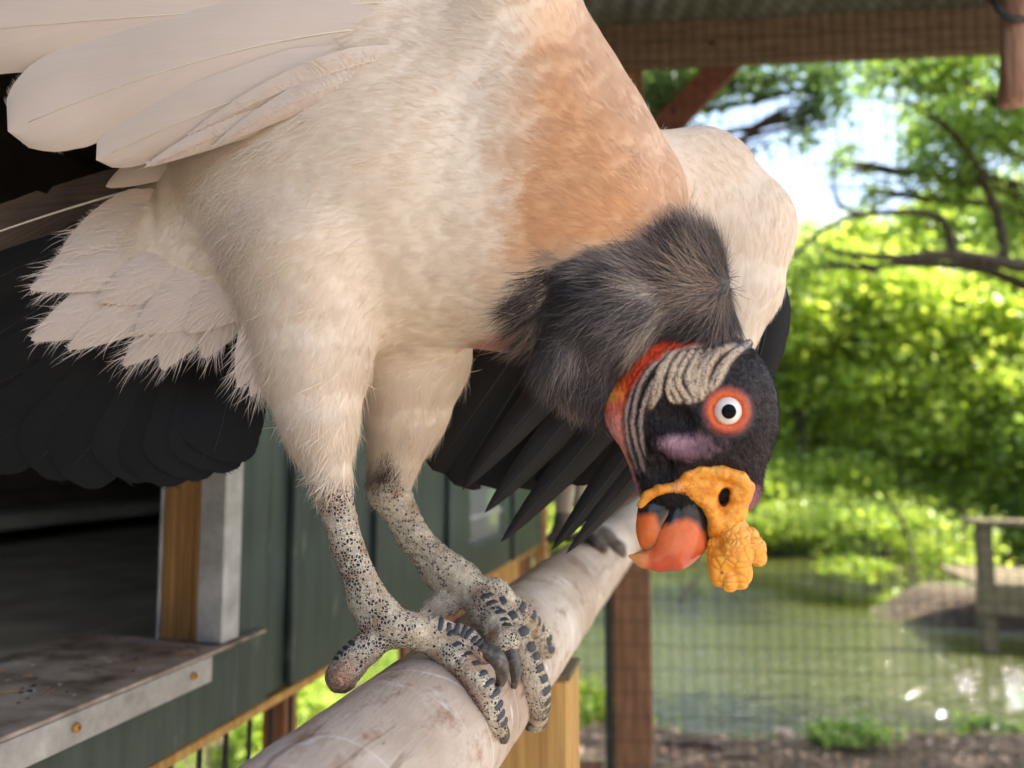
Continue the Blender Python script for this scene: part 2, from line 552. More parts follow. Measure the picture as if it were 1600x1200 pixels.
# hatch: sill, lip, jamb
sill = hbox('sill', U0, UH + 0.012, -0.012, 0.20, ZS - 0.004, ZS, M_SILL, 0.0008)
hbox('sill_end', UH + 0.0125, 0.92, -0.010, 0.006, ZS - 0.0035, ZS, M_SILL, 0.0008)
lip = hbox('sill_lip', U0, 0.803, -0.0125, -0.0095, ZS - 0.032, ZS - 0.0045, M_ALU, 0.0006)
for u in (0.604, 0.768, 0.44):
    V, F = tube_arrays([(u - HB_U, -0.0120, ZS - 0.017), (u - HB_U, -0.0145, ZS - 0.017), (u - HB_U, -0.0165, ZS - 0.017)], (0.0042, 0.0042, 0.003), 12)
    o = amesh('screw', V, F, (M_SCREW,)); o.parent = lip
    V, F = tube_arrays([(u - HB_U, -0.0164, ZS - 0.017), (u - HB_U, -0.01675, ZS - 0.017)], 0.0014, 6)
    o = amesh('screw_socket', V, F, (M_BAR,)); o.parent = lip
hbox('jamb_angle', UH, UH + 0.033, -0.0035, -0.0005, ZS + 0.001, 2.36, M_ALU, 0.0008)
hbox('jamb_angle', UH - 0.0025, UH - 0.0005, -0.0035, 0.030, ZS + 0.0015, 2.36, M_ALU, 0.0008)
hbox('jamb_post', UH + 0.001, UH + 0.05, 0.031, 0.082, ZS + 0.001, 2.36, M_PLYJAMB, 0.002)
for v in (0.042, 0.055, 0.067):
    hbox('jamb_groove', UH - 0.0008, UH + 0.002, v, v + 0.004, ZS + 0.002, 2.35, M_PLYJAMB, 0.0005)
hbox('jamb_edge', UH - 0.001, UH + 0.04, 0.0825, 0.086, ZS + 0.001, 2.36, M_ALU, 0.0005)
# interior
hbox('floor_board', U0, U1, 0.201, 1.35, ZS - 0.03, ZS - 0.002, M_FLOOR, 0.001)
hbox('floor_board', UH + 0.013, U1, 0.032, 0.2, ZS - 0.03, ZS - 0.003, M_FLOOR, 0.001)
hbox('inner_wall', U0, U1, 1.352, 1.38, ZB, ZT, M_INNER, 0.001)
hbox('inner_wall', U0 - 0.03, U0 - 0.002, 0.0, 1.38, ZB, ZT, M_GREEN, 0.001)
hbox('inner_wall', U1 + 0.001, U1 + 0.03, 0.032, 1.38, ZB, ZT, M_GREEN, 0.001)
hbox('hut_ceiling', U0, U1, 0.032, 1.35, 2.42, 2.45, M_INNER, 0.001)
hbox('inner_ledge', UH + 0.1, U1 - 0.1, 1.05, 1.34, ZS + 0.04, ZS + 0.075, M_FLOOR, 0.003)
hbox('inner_ledge', U0 + 0.1, U1 - 0.1, 1.25, 1.345, ZS + 0.078, ZS + 0.12, M_INNER, 0.003)
# skirt boards under the far half, bars under the near half
for k, u in enumerate(np.arange(1.52, 2.70, 0.058)):
    hbox('skirt_board', u, u + 0.053, 0.035 + 0.004 * (k % 2), 0.05 + 0.004 * (k % 2), 0.05, ZB - 0.015, M_BOARD if k < 9 or k > 17 else M_YELLOW, 0.002)
for u in (-0.4, 1.10, 2.62):
    hbox('leg', u, u + 0.035, 0.06, 0.10, 0.0, ZB - 0.015, M_YELLOW if u > 2 else M_BOARD, 0.003)
for k, u in enumerate(np.arange(0.52, 1.09, 0.052)):
    V, F = tube_arrays([(u - HB_U, 0.02, 0.1), (u - HB_U, 0.02, ZB + (0.02 if k != 5 else 0.03))], 0.0032, 8)
    o = amesh('bar', V, F, (M_BAR,)); o.parent = house
hbox('bar_rail', 0.5, 1.09, 0.012, 0.028, 0.08, 0.1, M_BAR, 0.002)
# straw and droppings on the sill
for k in range(14):
    p = np.array([rng.uniform(-1.0, -0.55), rng.uniform(0.0, 0.16), ZS + 0.0012])
    a = rng.uniform(0, 3.1); L = rng.uniform(0.008, 0.03)
    V, F = tube_arrays([p, p + np.array([math.cos(a) * L, math.sin(a) * L, rng.uniform(0, 0.004)])], 0.0006, 4)
    o = amesh('straw', V, F, (M_YELLOW,)); o.parent = house

# grit and flakes on the sill
parts = []
for k in range(150):
    p = np.array([rng.uniform(U0 - HB_U + 0.7, UH - HB_U), rng.uniform(-0.008, 0.17), ZS + 0.0012])
    a = rng.uniform(0, 6.28); r_ = rng.uniform(0.0012, 0.0045)
    q = [p + r_ * np.array([math.cos(a + t_) * rng.uniform(0.5, 1.2), math.sin(a + t_) * rng.uniform(0.5, 1.2), rng.uniform(0, 0.35)]) for t_ in (0, 1.5, 3.1, 4.6)]
    parts.append((np.array(q), [np.array([[0, 1, 2, 3]])]))
for col_, sel in ((lin(84, 62, 46), parts[:100]), (lin(226, 220, 210), parts[100:])):
    V, F = merge(sel)
    mm = noise_mat('sill_grit', [(0.3, tuple(c_ * 0.7 for c_ in col_)), (0.7, col_)], 90, rough=0.9)
    o = amesh('grit', V, F, (mm,), smooth=False); o.parent = house; tag(o, kind='stuff')

# ================================================================== perch log
LA, LH, LR = 0.168, 0.172, 0.047
log_o = nvec * LA + np.array([0, 0, 1.5 - LH])
upv = np.array([0, 0, 1.0])
nu, na = 420, 72
us = np.linspace(-0.35, 2.62, nu)
ths = np.arange(na) * 2 * np.pi / na
Ug, Tg = np.meshgrid(us, ths, indexing='ij')
def log_r(u, th):
    P = np.stack([u * 5, np.cos(th) * 0.8, np.sin(th) * 0.8], -1)
    Pf = np.stack([u * 22, np.cos(th) * 2.2, np.sin(th) * 2.2], -1)
    return LR * (1 + 0.035 * fbm(P, 1.0, 2)) + 0.0016 * fbm(Pf, 1.0, 3)
rr = log_r(Ug, Tg)
V = (log_o + Ug[..., None] * dvec + (rr * np.cos(Tg))[..., None] * nvec + (rr * np.sin(Tg))[..., None] * upv).reshape(-1, 3)
i, j = np.meshgrid(np.arange(nu - 1), np.arange(na), indexing='ij')
k = (j + 1) % na
F = np.stack([i * na + j, i * na + k, (i + 1) * na + k, (i + 1) * na + j], -1).reshape(-1, 4)
c0, c1 = log_o - 0.35 * dvec, log_o + 2.62 * dvec
V = np.concatenate([V, [c0, c1]])
jj = np.arange(na)
T0 = np.stack([np.full(na, nu * na), (jj + 1) % na, jj], 1)
T1 = np.stack([np.full(na, nu * na + 1), (nu - 1) * na + jj, (nu - 1) * na + (jj + 1) % na], 1)
m, nt, b = mat('stripped_log')
lrot = (0, 0, -(HRZ))
co = coords(nt, (1, 1, 1))
def vn(scale, detail, rough, st=(1, 1, 1)):
    n = nd(nt, 'ShaderNodeTexNoise', Scale=scale, Detail=detail, Roughness=rough)
    tc = nt.nodes.new('ShaderNodeTexCoord'); r_ = nt.nodes.new('ShaderNodeMapping'); s_ = nt.nodes.new('ShaderNodeMapping')
    r_.inputs['Rotation'].default_value = lrot
    s_.inputs['Scale'].default_value = st
    nt.links.new(tc.outputs['Object'], r_.inputs[0]); nt.links.new(r_.outputs[0], s_.inputs[0]); nt.links.new(s_.outputs[0], n.inputs['Vector'])
    return n
nA = vn(9, 7, 0.62, (0.7, 1, 1))
nB = vn(46, 8, 0.7, (0.6, 1.2, 1.2))
nC = vn(15, 6, 0.72, (1.0, 0.5, 0.5))
nD = vn(120, 5, 0.7, (0.35, 1.6, 1.6))
c = ramp(nt, nA.outputs['Fac'], [(0.28, lin(160, 136, 116)), (0.45, lin(192, 172, 154)), (0.6, lin(212, 196, 180)), (0.75, lin(226, 216, 204))]).outputs[0]
br = ramp(nt, nB.outputs['Fac'], [(0.52, (0, 0, 0)), (0.66, (0.75, 0.75, 0.75))]).outputs[0]
c = mixc(nt, br, c, lin(152, 112, 86))
wh = ramp(nt, nC.outputs['Fac'], [(0.62, (0, 0, 0)), (0.68, (0.7, 0.7, 0.7))]).outputs[0]
c = mixc(nt, wh, c, lin(232, 226, 222))
dk = ramp(nt, nD.outputs['Fac'], [(0.66, (0, 0, 0)), (0.74, (0.7, 0.7, 0.7))]).outputs[0]
c = mixc(nt, dk, c, lin(112, 84, 66))
nR = vn(7, 2, 0.5, (2.6, 0.5, 0.5))
rg = ramp(nt, nR.outputs['Fac'], [(0.492, (0, 0, 0)), (0.5, (0.7, 0.7, 0.7)), (0.508, (0, 0, 0))]).outputs[0]
c = mixc(nt, rg, c, lin(238, 234, 230))
nK = vn(16, 4, 0.55, (0.22, 2.2, 2.2))
ck = ramp(nt, nK.outputs['Fac'], [(0.488, (0, 0, 0)), (0.5, (0.75, 0.75, 0.75)), (0.512, (0, 0, 0))]).outputs[0]
nG = vn(5, 3, 0.5)
gm = ramp(nt, nG.outputs['Fac'], [(0.48, (0, 0, 0)), (0.58, (1, 1, 1))]).outputs[0]
c = mixc(nt, mixc(nt, 1.0, ck, gm, 'MULTIPLY'), c, lin(104, 80, 64))
nt.links.new(c, b.inputs['Base Color'])
b.inputs['Roughness'].default_value = 0.62
b.inputs['Specular IOR Level'].default_value = 0.3
ad = nt.nodes.new('ShaderNodeMath'); ad.operation = 'ADD'
nt.links.new(nB.outputs['Fac'], ad.inputs[0]); nt.links.new(nD.outputs['Fac'], ad.inputs[1])
bump(nt, b, ad.outputs[0], 0.6, 0.0016)
log = amesh('perch_log', V, [F, T0, T1], (m,))
tag(log, 'thick pale barkless log perch with brown scuffs running from beside the hut to the fence', 'log')
# a knot scar
kn_t, kn_a = 1.02, math.radians(72)
pk = log_o + kn_t * dvec + (LR - 0.001) * (math.cos(kn_a) * nvec + math.sin(kn_a) * upv)
bm = bmesh.new()
bmesh.ops.create_uvsphere(bm, u_segments=12, v_segments=8, radius=1)
for v in bm.verts:
    v.co = Vector(pk + v.co.x * 0.011 * dvec + v.co.y * 0.004 * (math.sin(kn_a) * nvec - math.cos(kn_a) * upv) + v.co.z * 0.003 * (math.cos(kn_a) * nvec + math.sin(kn_a) * upv))
me = bpy.data.meshes.new('knot'); bm.to_mesh(me); bm.free()
link('knot', me, log, (M_BOARD,))

def log_hit(px, py, extra):
    """where the pixel's ray meets the log's surface offset by extra metres (None if it misses)"""
    q = W(px, py, 1.0) - CAM
    q = q / np.linalg.norm(q)
    o = CAM - log_o
    qp = q - dvec * (q @ dvec)
    op = o - dvec * (o @ dvec)
    A, Bq, C = qp @ qp, 2 * qp @ op, op @ op - (LR + extra) ** 2
    D = Bq * Bq - 4 * A * C
    if D < 0:
        t = -Bq / (2 * A)
        P = CAM + t * q
        ax = log_o + dvec * ((P - log_o) @ dvec)
        r = P - ax
        return ax + r / np.linalg.norm(r) * (LR + extra)
    return CAM + q * (-Bq - math.sqrt(D)) / (2 * A)

# support post under the log
sp_u = 0.76
so = log_o + dvec * sp_u
sup = empty('log_support', (so[0] + 0.010, so[1], 0.0), HRZ)
tag(sup, 'yellow pine support post with white droppings, standing under the perch log', 'post')
box('post', (-0.033, -0.036, 0.0), (0.033, 0.036, 1.5 - LH - LR + 0.012), M_YELLOW, sup, 0.003)
box('post_cap', (-0.034, -0.037, 1.5 - LH - LR + 0.0125), (0.034, -0.022, 1.5 - LH - LR + 0.017), M_DOCK, sup, 0.001)

# hanging perch stub at the right
hs = empty('hanging_perch', W(1583, -60, 1.25))
tag(hs, 'sawn reddish branch stub hanging on a dark strap below the roof', 'perch')
Pl = [W(1600, -260, 1.25), W(1594, -60, 1.25), W(1588, 40, 1.25), W(1584, 110, 1.25), W(1582, 158, 1.25), W(1582, 166, 1.25)]
V, F = tube_arrays(Pl, np.array([26, 25, 22, 19, 21, 18]) * 1.25 / FPX, 20)
V += 0.001 * vnoise(V, 60)[:, None]
M_STUB = noise_mat('reddish_branch', [(0.3, lin(112, 78, 60)), (0.5, lin(158, 118, 96)), (0.72, lin(196, 162, 140))], 9, (14, 14, 1.2), 0.8, 0.5, 0.003, 8)
amesh('stub', V, F, (M_STUB,), parent=hs)
V, F = tube_arrays([W(1544, -4, 1.28), W(1566, 8, 1.27), W(1590, 14, 1.262)], np.array([9, 10, 12]) * 1.25 / FPX, 12)
amesh('side_branch', V, F, (M_STUB,), parent=hs)
V, F = tube_arrays([W(1548, -10, 1.235), W(1560, 16, 1.228), W(1580, 30, 1.224), W(1604, 30, 1.224)], 0.005, 8)
amesh('strap', V, F, (M_BAR,), parent=hs)
V, F = tube_arrays([W(1590, -240, 1.25), W(1590, -240, 1.25) * [1, 1, 0] + [0, 0, 3.03]], 0.006, 8)
amesh('hanger', V, F, (M_BAR,), parent=hs)
# ================================================================== foliage
def leaf_mat(name, trans=0.5):
    m, nt, b = mat(name)
    at = nd(nt, 'ShaderNodeAttribute', attribute_name='col')
    nt.links.new(at.outputs['Color'], b.inputs['Base Color'])
    b.inputs['Roughness'].default_value = 0.28
    b.inputs['Specular IOR Level'].default_value = 0.7
    tr = nt.nodes.new('ShaderNodeBsdfTranslucent')
    c = mixc(nt, 1.0, at.outputs['Color'], (1.6, 1.55, 0.8), 'MULTIPLY')
    nt.links.new(c, tr.inputs['Color'])
    mx = nt.nodes.new('ShaderNodeMixShader')
    mx.inputs[0].default_value = trans
    nt.links.new(b.outputs[0], mx.inputs[1])
    nt.links.new(tr.outputs[0], mx.inputs[2])
    nt.links.new(mx.outputs[0], nt.nodes['Material Output'].inputs['Surface'])
    return m
M_LEAF = leaf_mat('leaf', 0.55)
M_BARK = noise_mat('bark', [(0.3, lin(40, 33, 28)), (0.55, lin(74, 62, 54)), (0.75, lin(112, 98, 88))], 9, (3, 3, 0.7), 0.9, 0.6, 0.02)

def leaves(centers, radii, n, size, tint, clumps=26, flat=0.6):
    """leaf-sized folded diamonds gathered in clumps through ellipsoids"""
    Ps = []
    for (c, r, k) in zip(centers, radii, n):
        nc = max(4, int(clumps))
        u = rng.normal(size=(nc, 3)); u /= np.linalg.norm(u, axis=1)[:, None]
        cc = u * (rng.random((nc, 1)) ** 0.45) * np.array(r)
        idx = rng.integers(0, nc, k)
        off = rng.normal(size=(k, 3)) * np.array(r) * rng.uniform(0.14, 0.34, (nc, 1))[idx]
        Ps.append(np.array(c) + cc[idx] + off)
    P = np.concatenate(Ps)
    N = len(P)
    nrm = rng.normal(size=(N, 3)); nrm[:, 2] = np.abs(nrm[:, 2]) + flat
    nrm /= np.linalg.norm(nrm, axis=1)[:, None]
    t = np.cross(nrm, rng.normal(size=(N, 3))); t /= np.linalg.norm(t, axis=1)[:, None]
    s = np.cross(nrm, t)
    L = (size * rng.uniform(0.55, 1.35, N))[:, None]
    v0 = P
    v1 = P + t * L * 0.45 + s * L * 0.30 + nrm * L * 0.05
    v2 = P + t * L - nrm * L * 0.12
    v3 = P + t * L * 0.45 - s * L * 0.30 + nrm * L * 0.05
    V = np.stack([v0, v1, v2, v3], 1).reshape(-1, 3)
    a = np.arange(N) * 4
    F = np.concatenate([np.stack([a, a + 1, a + 2], 1), np.stack([a, a + 2, a + 3], 1)])
    k = rng.random((N, 1))
    base = np.array(tint[0]) * (1 - k) + np.array(tint[1]) * k
    base *= rng.uniform(0.75, 1.2, (N, 1))
    return V, F, np.repeat(base, 4, 0)

YG = (lin(130, 156, 66), lin(198, 212, 116))
MG = (lin(96, 130, 66), lin(166, 188, 108))
DG = (lin(66, 94, 64), lin(114, 142, 96))

def limb(pts, r0, r1, wob=0.0, sides=7):
    pts = np.array(pts, float)
    # catmull-rom resample
    n = len(pts)
    out = []
    ext = np.concatenate([[2 * pts[0] - pts[1]], pts, [2 * pts[-1] - pts[-2]]])
    for i in range(n - 1):
        p0, p1, p2, p3 = ext[i:i + 4]
        for t in np.linspace(0, 1, 6, endpoint=False):
            out.append(0.5 * (2 * p1 + (p2 - p0) * t + (2 * p0 - 5 * p1 + 4 * p2 - p3) * t * t + (3 * p1 - p0 - 3 * p2 + p3) * t ** 3))
    out.append(pts[-1])
    out = np.array(out)
    if wob:
        out += wob * np.stack([vnoise(out + 11, 2.0), vnoise(out + 23, 2.0), vnoise(out + 37, 2.0)], 1)
    return tube_arrays(out, np.linspace(r0, r1, len(out)), sides)

def tree(name, label, base, top, r, lobes, tint, leaf, group=None, cat='tree', extra=(), nleaf=1.0, seed=0):
    """trunk from base to top, one limb per lobe, leaves through the lobes.
    lobes: (centre, radii, count)"""
    base = np.array(base, float); top = np.array(top, float)
    root = empty(name, base)
    tag(root, label, cat, group)
    mid = (base + top) / 2 + rng.normal(size=3) * [0.12, 0.12, 0]
    parts = [limb([base - [0, 0, 0.15], mid, top], r, r * 0.45, 0.08, 10)]
    for c, rad, k in lobes:
        c = np.array(c, float)
        t = np.clip((c[2] - base[2]) / max(top[2] - base[2], 0.1) * 0.7, 0.15, 0.98)
        s = base * (1 - t) + top * t
        m_ = (s + c) / 2 + [0, 0, 0.12 * np.linalg.norm(c - s)]
        parts.append(limb([s, m_, c], r * 0.35, r * 0.08, 0.1, 6))
        for q in range(5):
            e = c + rng.normal(size=3) * np.array(rad) * 0.55
            a = m_ * 0.4 + c * 0.6
            parts.append(limb([a, (a + e) / 2 + [0, 0, 0.08], e], r * 0.10, r * 0.03, 0.06, 5))
    for pts, r0, r1 in extra:
        parts.append(limb(pts, r0, r1, 0.03, 8))
    V, F = merge(parts)
    amesh('trunk', V, F, (M_BARK,), parent=root)
    V, F, C = leaves([l[0] for l in lobes], [l[1] for l in lobes], [int(l[2] * nleaf) for l in lobes], leaf, tint)
    amesh('crown', V, F, (M_LEAF,), col=C, parent=root, smooth=False)
    return root

def on_ground(px, d):
    p = W(px, 708, d)
    return np.array([p[0], p[1], float(ground_h(p[0], p[1]))])

# --- the big tree whose limbs cross the picture at the right
bt = on_ground(1860, 11.5)
L = lambda px, py, d, rx, ry, rz, k: (W(px, py, d), (rx, ry, rz), k)
limbs = [
    ([W(1800, 470, 11.2), W(1690, 430, 11.0), W(1600, 415, 10.8), W(1490, 400, 10.6), W(1400, 402, 10.4), W(1300, 395, 10.2)], 0.15, 0.03),
    ([W(1572, 418, 10.8), W(1560, 340, 10.7), W(1525, 260, 10.5), W(1475, 195, 10.3), W(1410, 155, 10.0)], 0.075, 0.025),
    ([W(1492, 402, 10.6), W(1476, 348, 10.6), W(1430, 332, 10.5), W(1350, 335, 10.3), W(1290, 355, 10.1), W(1240, 400, 10.0)], 0.06, 0.025),
    ([W(1345, 335, 10.3), W(1310, 318, 10.2), W(1300, 280, 10.1), W(1305, 240, 10.0)], 0.035, 0.012),
    ([W(1600, 300, 11.2), W(1550, 280, 11.2), W(1490, 265, 11.2), W(1460, 240, 11.2)], 0.05, 0.02),
]
tree('lime_tree', 'tall leafy tree with long dark limbs arching over the pond', bt, W(1760, 60, 11.5), 0.30, [
    L(1440, 110, 9.5, 0.6, 0.8, 0.40, 800), L(1530, 90, 9.6, 0.6, 0.9, 0.5, 1400), L(1575, 200, 10.5, 0.7, 0.9, 0.7, 2200),
    L(1480, 260, 10.8, 0.55, 0.6, 0.65, 1500), L(1450, 200, 11, 0.35, 0.6, 0.45, 800), L(1580, 340, 11.4, 0.6, 0.8, 0.6, 1500),
    L(1640, 120, 10.4, 1.0, 1.2, 1.0, 2500), L(1700, 300, 11.5, 1.1, 1.3, 1.2, 2500), L(1380, 90, 9.4, 0.45, 0.7, 0.30, 450),
    L(1310, 260, 10.6, 0.28, 0.5, 0.25, 160), L(1360, 300, 10.9, 0.3, 0.4, 0.3, 160), L(1250, 420, 10.8, 0.5, 0.6, 0.4, 500),
], MG, 0.10, extra=limbs, nleaf=1.1)
# --- tree beyond the fence whose drooping leaves hang in front of the sky
tree('overhanging_tree', 'tree beyond the fence whose drooping leafy twigs hang against the white sky', on_ground(700, 9.5), W(800, -160, 8.8), 0.22, [
    L(1010, 120, 7.8, 0.5, 0.6, 0.35, 1500), L(1090, 130, 7.6, 0.45, 0.6, 0.22, 700), L(1160, 110, 7.6, 0.45, 0.6, 0.18, 480),
    L(1230, 110, 7.7, 0.45, 0.6, 0.22, 380), L(1310, 120, 7.7, 0.45, 0.6, 0.25, 330), L(1275, 190, 7.8, 0.28, 0.4, 0.22, 170), L(940, 90, 8.0, 0.7, 0.8, 0.6, 2200),
    L(1050, 190, 8.2, 0.25, 0.4, 0.12, 160), L(1180, 235, 7.6, 0.16, 0.2, 0.06, 25), L(800, -100, 8.5, 1.5, 1.5, 1.2, 4000), L(600, 0, 9, 1.5, 1.4, 1.4, 3500), L(1290, 170, 7.7, 0.2, 0.3, 0.3, 100),
], DG, 0.085, nleaf=1.6)
# --- far bank shrubs and trees, bright with sun
fb = [
    (1250, 15.8, 0.10, 3.0, YG, [(1230, 480, 0.9), (1290, 560, 0.9), (1220, 600, 0.8), (1280, 680, 0.8)], 'bright yellow green bush on the far bank beside the vulture head'),
    (1390, 16.2, 0.11, 3.4, YG, [(1360, 470, 0.9), (1430, 520, 1.0), (1370, 600, 0.9), (1440, 660, 0.9), (1390, 740, 0.9)], 'sunlit yellow green bush in the middle of the far bank'),
    (1540, 15.6, 0.11, 3.4, YG, [(1530, 470, 0.9), (1580, 540, 1.0), (1520, 620, 0.9), (1590, 700, 0.9), (1500, 760, 0.8)], 'leafy bush on the far bank behind the boardwalk railing'),
    (1700, 15.2, 0.13, 3.4, MG, [(1680, 480, 1.2), (1740, 580, 1.2), (1680, 700, 1.1)], 'leafy bush at the far end of the boardwalk'),
    (1120, 17.5, 0.11, 3.4, MG, [(1110, 640, 0.9), (1165, 600, 0.9), (1090, 690, 1.0), (1150, 760, 0.9)], 'green bush on the far bank hidden behind the vulture'),
    (960, 17.0, 0.12, 3.4, YG, [(950, 640, 1.0), (1000, 660, 1.0), (920, 690, 1.1), (980, 760, 1.0)], 'yellow green bush on the far bank behind the fence post'),
    (800, 17.0, 0.12, 3.4, MG, [(790, 500, 1.3), (840, 620, 1.3), (760, 720, 1.3)], 'green bush on the far bank behind the bird legs'),
]
for px, d, r, h, tint, ls, lab in fb:
    bs = on_ground(px, d)
    lobes = [(W(x, y, d + rng.uniform(-0.6, 1.0)), (q * 1.25, q, q * 0.95), 3600) for x, y, q in ls] + [(bs + [dx_, rng.uniform(-0.4, 0.4), rng.uniform(0.25, 0.6)], (0.9, 0.7, 0.5), 2600) for dx_ in (-0.9, 0.1, 1.0)]
    tree('bank_bush', lab, bs, bs + [0.2, 0.3, h], r, lobes, tint, 0.19, 'sunlit bushes on the far bank', 'bush')
bk = [
    (1050, 24, MG, [(1010, 590, 1.6), (1090, 620, 1.6), (1000, 640, 1.8)], 'tall tree far behind the fence post'),
    (1240, 27, YG, [(1230, 430, 1.7), (1290, 520, 2.2), (1210, 600, 2.2), (1280, 680, 2.2)], 'tall pale green tree behind the bank under the sky gap'),
    (1400, 26, MG, [(1370, 440, 1.3), (1420, 490, 1.8), (1380, 600, 2.2), (1450, 690, 2.2)], 'tall green tree behind the bank under the arching limb'),
    (1540, 25, MG, [(1560, 430, 1.5), (1530, 560, 2.2), (1600, 660, 2.2)], 'tall dark green tree rising behind the boardwalk'),
    (1720, 24, DG, [(1740, 380, 2.2), (1720, 500, 2.4), (1700, 620, 2.6)], 'dark green tree past the end of the boardwalk'),
    (860, 25, MG, [(840, 300, 2.6), (880, 480, 2.8), (830, 640, 2.8)], 'tall tree behind the hut corner'),
    (1330, 22, YG, [(1290, 400, 1.1), (1340, 370, 0.8), (1230, 450, 1.0)], 'slender tree behind the bank whose sparse top meets the sky gap'),
    (1480, 21, YG, [(1450, 360, 1.0), (1500, 330, 0.9), (1560, 350, 1.1), (1420, 420, 1.2)], 'slender airy tree behind the long dark limb'),
    (600, 22, MG, [(560, 200, 2.8), (640, 420, 2.8), (560, 620, 2.8)], 'tall tree far behind the green hut'),
    (300, 20, DG, [(280, 200, 3), (340, 450, 3), (250, 620, 3)], 'dark tree far behind the hut hatch'),
]
for px, d, tint, ls, lab in bk:
    bs = on_ground(px, d)
    lobes = [(W(x, y, d + rng.uniform(-1.5, 1.5)), (q * 1.1, q, q * 0.9), int(1400 * q)) for x, y, q in ls] + [(bs + [dx_, 0.0, 0.9], (1.8, 1.2, 1.1), 3200) for dx_ in (-1.4, 1.4)]
    tops = max(l[0][2] for l in lobes)
    tree('woodland_tree', lab, bs, [bs[0] + 0.3, bs[1], tops - 0.3], 0.16, lobes, tint, 0.24, 'tall trees behind the pond')
for k in range(9):
    px = 880 + 95 * k
    bs = on_ground(px, 15.6)
    root = tree('shore_shrub', 'low shrub hanging over the far waterline, ' + ['behind the hut corner', 'behind the fence post', 'just past the fence post', 'behind the hooked bill', 'behind the orange wattle', 'past the orange wattle', 'behind the leaning sapling', 'beside the railing post', 'behind the handrail'][k], bs, bs + [0.1, -0.2, 0.9], 0.04,
         [(bs + [rng.uniform(-0.3, 0.3), -0.5, rng.uniform(0.15, 0.4)], (0.95, 0.6, 0.45), 2200), (bs + [rng.uniform(-0.4, 0.4), 0.1, 1.1], (1.0, 0.7, 0.6), 2400)], (YG, YG)[k % 2], 0.15, 'shrubs along the far waterline', 'shrub')
# --- low overhanging sapling at the middle right, and dangling bare twigs
bs = on_ground(1370, 14.4)
tree('leaning_sapling', 'sapling leaning from the far bank with bright leaves low over the water', bs, W(1400, 780, 11.0), 0.05, [
    L(1390, 815, 10.6, 0.8, 0.6, 0.28, 900), L(1340, 885, 10.2, 0.45, 0.5, 0.14, 380), L(1300, 800, 11, 0.6, 0.6, 0.3, 700), L(1400, 935, 10.0, 0.3, 0.4, 0.10, 160), L(1480, 850, 10.6, 0.6, 0.6, 0.4, 700), L(1230, 800, 12, 0.5, 0.6, 0.2, 350)],
    YG, 0.10, extra=[([W(1395, 790, 9.9), W(1415, 830, 9.9), W(1425, 890, 9.8), W(1410, 960, 9.7), W(1375, 1020, 9.6)], 0.022, 0.010), ([W(1500, 800, 10.4), W(1503, 860, 10.3), W(1495, 910, 10.2)], 0.02, 0.012)], cat='tree')
bs = on_ground(1075, 15.6)
tree('shore_snag', 'dark bare leaning twig at the water edge behind the bill', bs, W(1060, 860, 13), 0.03, [L(1100, 850, 13.4, 0.5, 0.5, 0.15, 260)], MG, 0.09,
     extra=[([W(1060, 862, 13), W(1095, 885, 11.2), W(1065, 935, 10.3), W(1030, 985, 10.2), W(1010, 1000, 10.1)], 0.03, 0.012)], cat='branch')
# --- unseen tree added right of the picture to shade the near bank
tree('added_shade_tree', 'unseen tree added right of the pond to shade the near bank', (7.2, 4.0, float(ground_h(7.2, 4.0))), (5.6, 4.6, 5.2), 0.16, [
    ((4.5, 4.7, 4.8), (1.1, 1.1, 0.6), 3200), ((5.5, 5.2, 5.5), (1.3, 1.0, 0.7), 3000), ((5.2, 3.7, 5.2), (1.2, 1.0, 0.8), 2600), ((6.4, 4.6, 5.7), (1.3, 1.2, 0.9), 2800), ((7.4, 4.2, 5.6), (1.2, 1.2, 0.9), 2400)], MG, 0.11)
# --- bright growth left, under the hut and beside the post
spots = [(380, 1130, 4.6, 'bright yellow green weed clump seen under the hut between the bars', 0.32), (450, 1090, 5.2, 'yellow green weed clump under the hut behind the last bar', 0.32), (300, 1185, 4.3, 'weed clump under the hut at the first bars', 0.25),
         (905, 1080, 5.4, 'bushy weed beside the pine support post', 0.28), (935, 1130, 4.7, 'low leafy weed beside the fence post', 0.2), (520, 1040, 6.2, 'weed clump behind the near foot of the vulture', 0.35), (410, 1165, 3.9, 'low weed clump under the hut between the middle bars', 0.22), (340, 1150, 4.9, 'weed clump under the hut behind the second bar', 0.3), (470, 1130, 4.3, 'weed clump under the hut beside its brown leg', 0.24)]
for px, py, d, lab, r in spots:
    c = W(px, py, d)
    c[2] = float(ground_h(c[0], c[1])) + r * 0.8
    root = empty('weed_clump', (c[0], c[1], c[2] - r * 0.8))
    tag(root, lab, 'plant', 'weeds behind the mesh')
    V, F, C = leaves([c], [(r, r, r * 0.8)], [900], 0.055, YG, 20)
    amesh('foliage', V, F, (M_LEAF,), col=C, parent=root, smooth=False)
    parts = [limb([(c[0], c[1], c[2] - r * 0.85), c + rng.normal(size=3) * r * 0.3, c + rng.normal(size=3) * r * 0.6], 0.006, 0.002, 0, 5) for _ in range(7)]
    V, F = merge(parts)
    amesh('stem', V, F, (M_BARK,), parent=root)
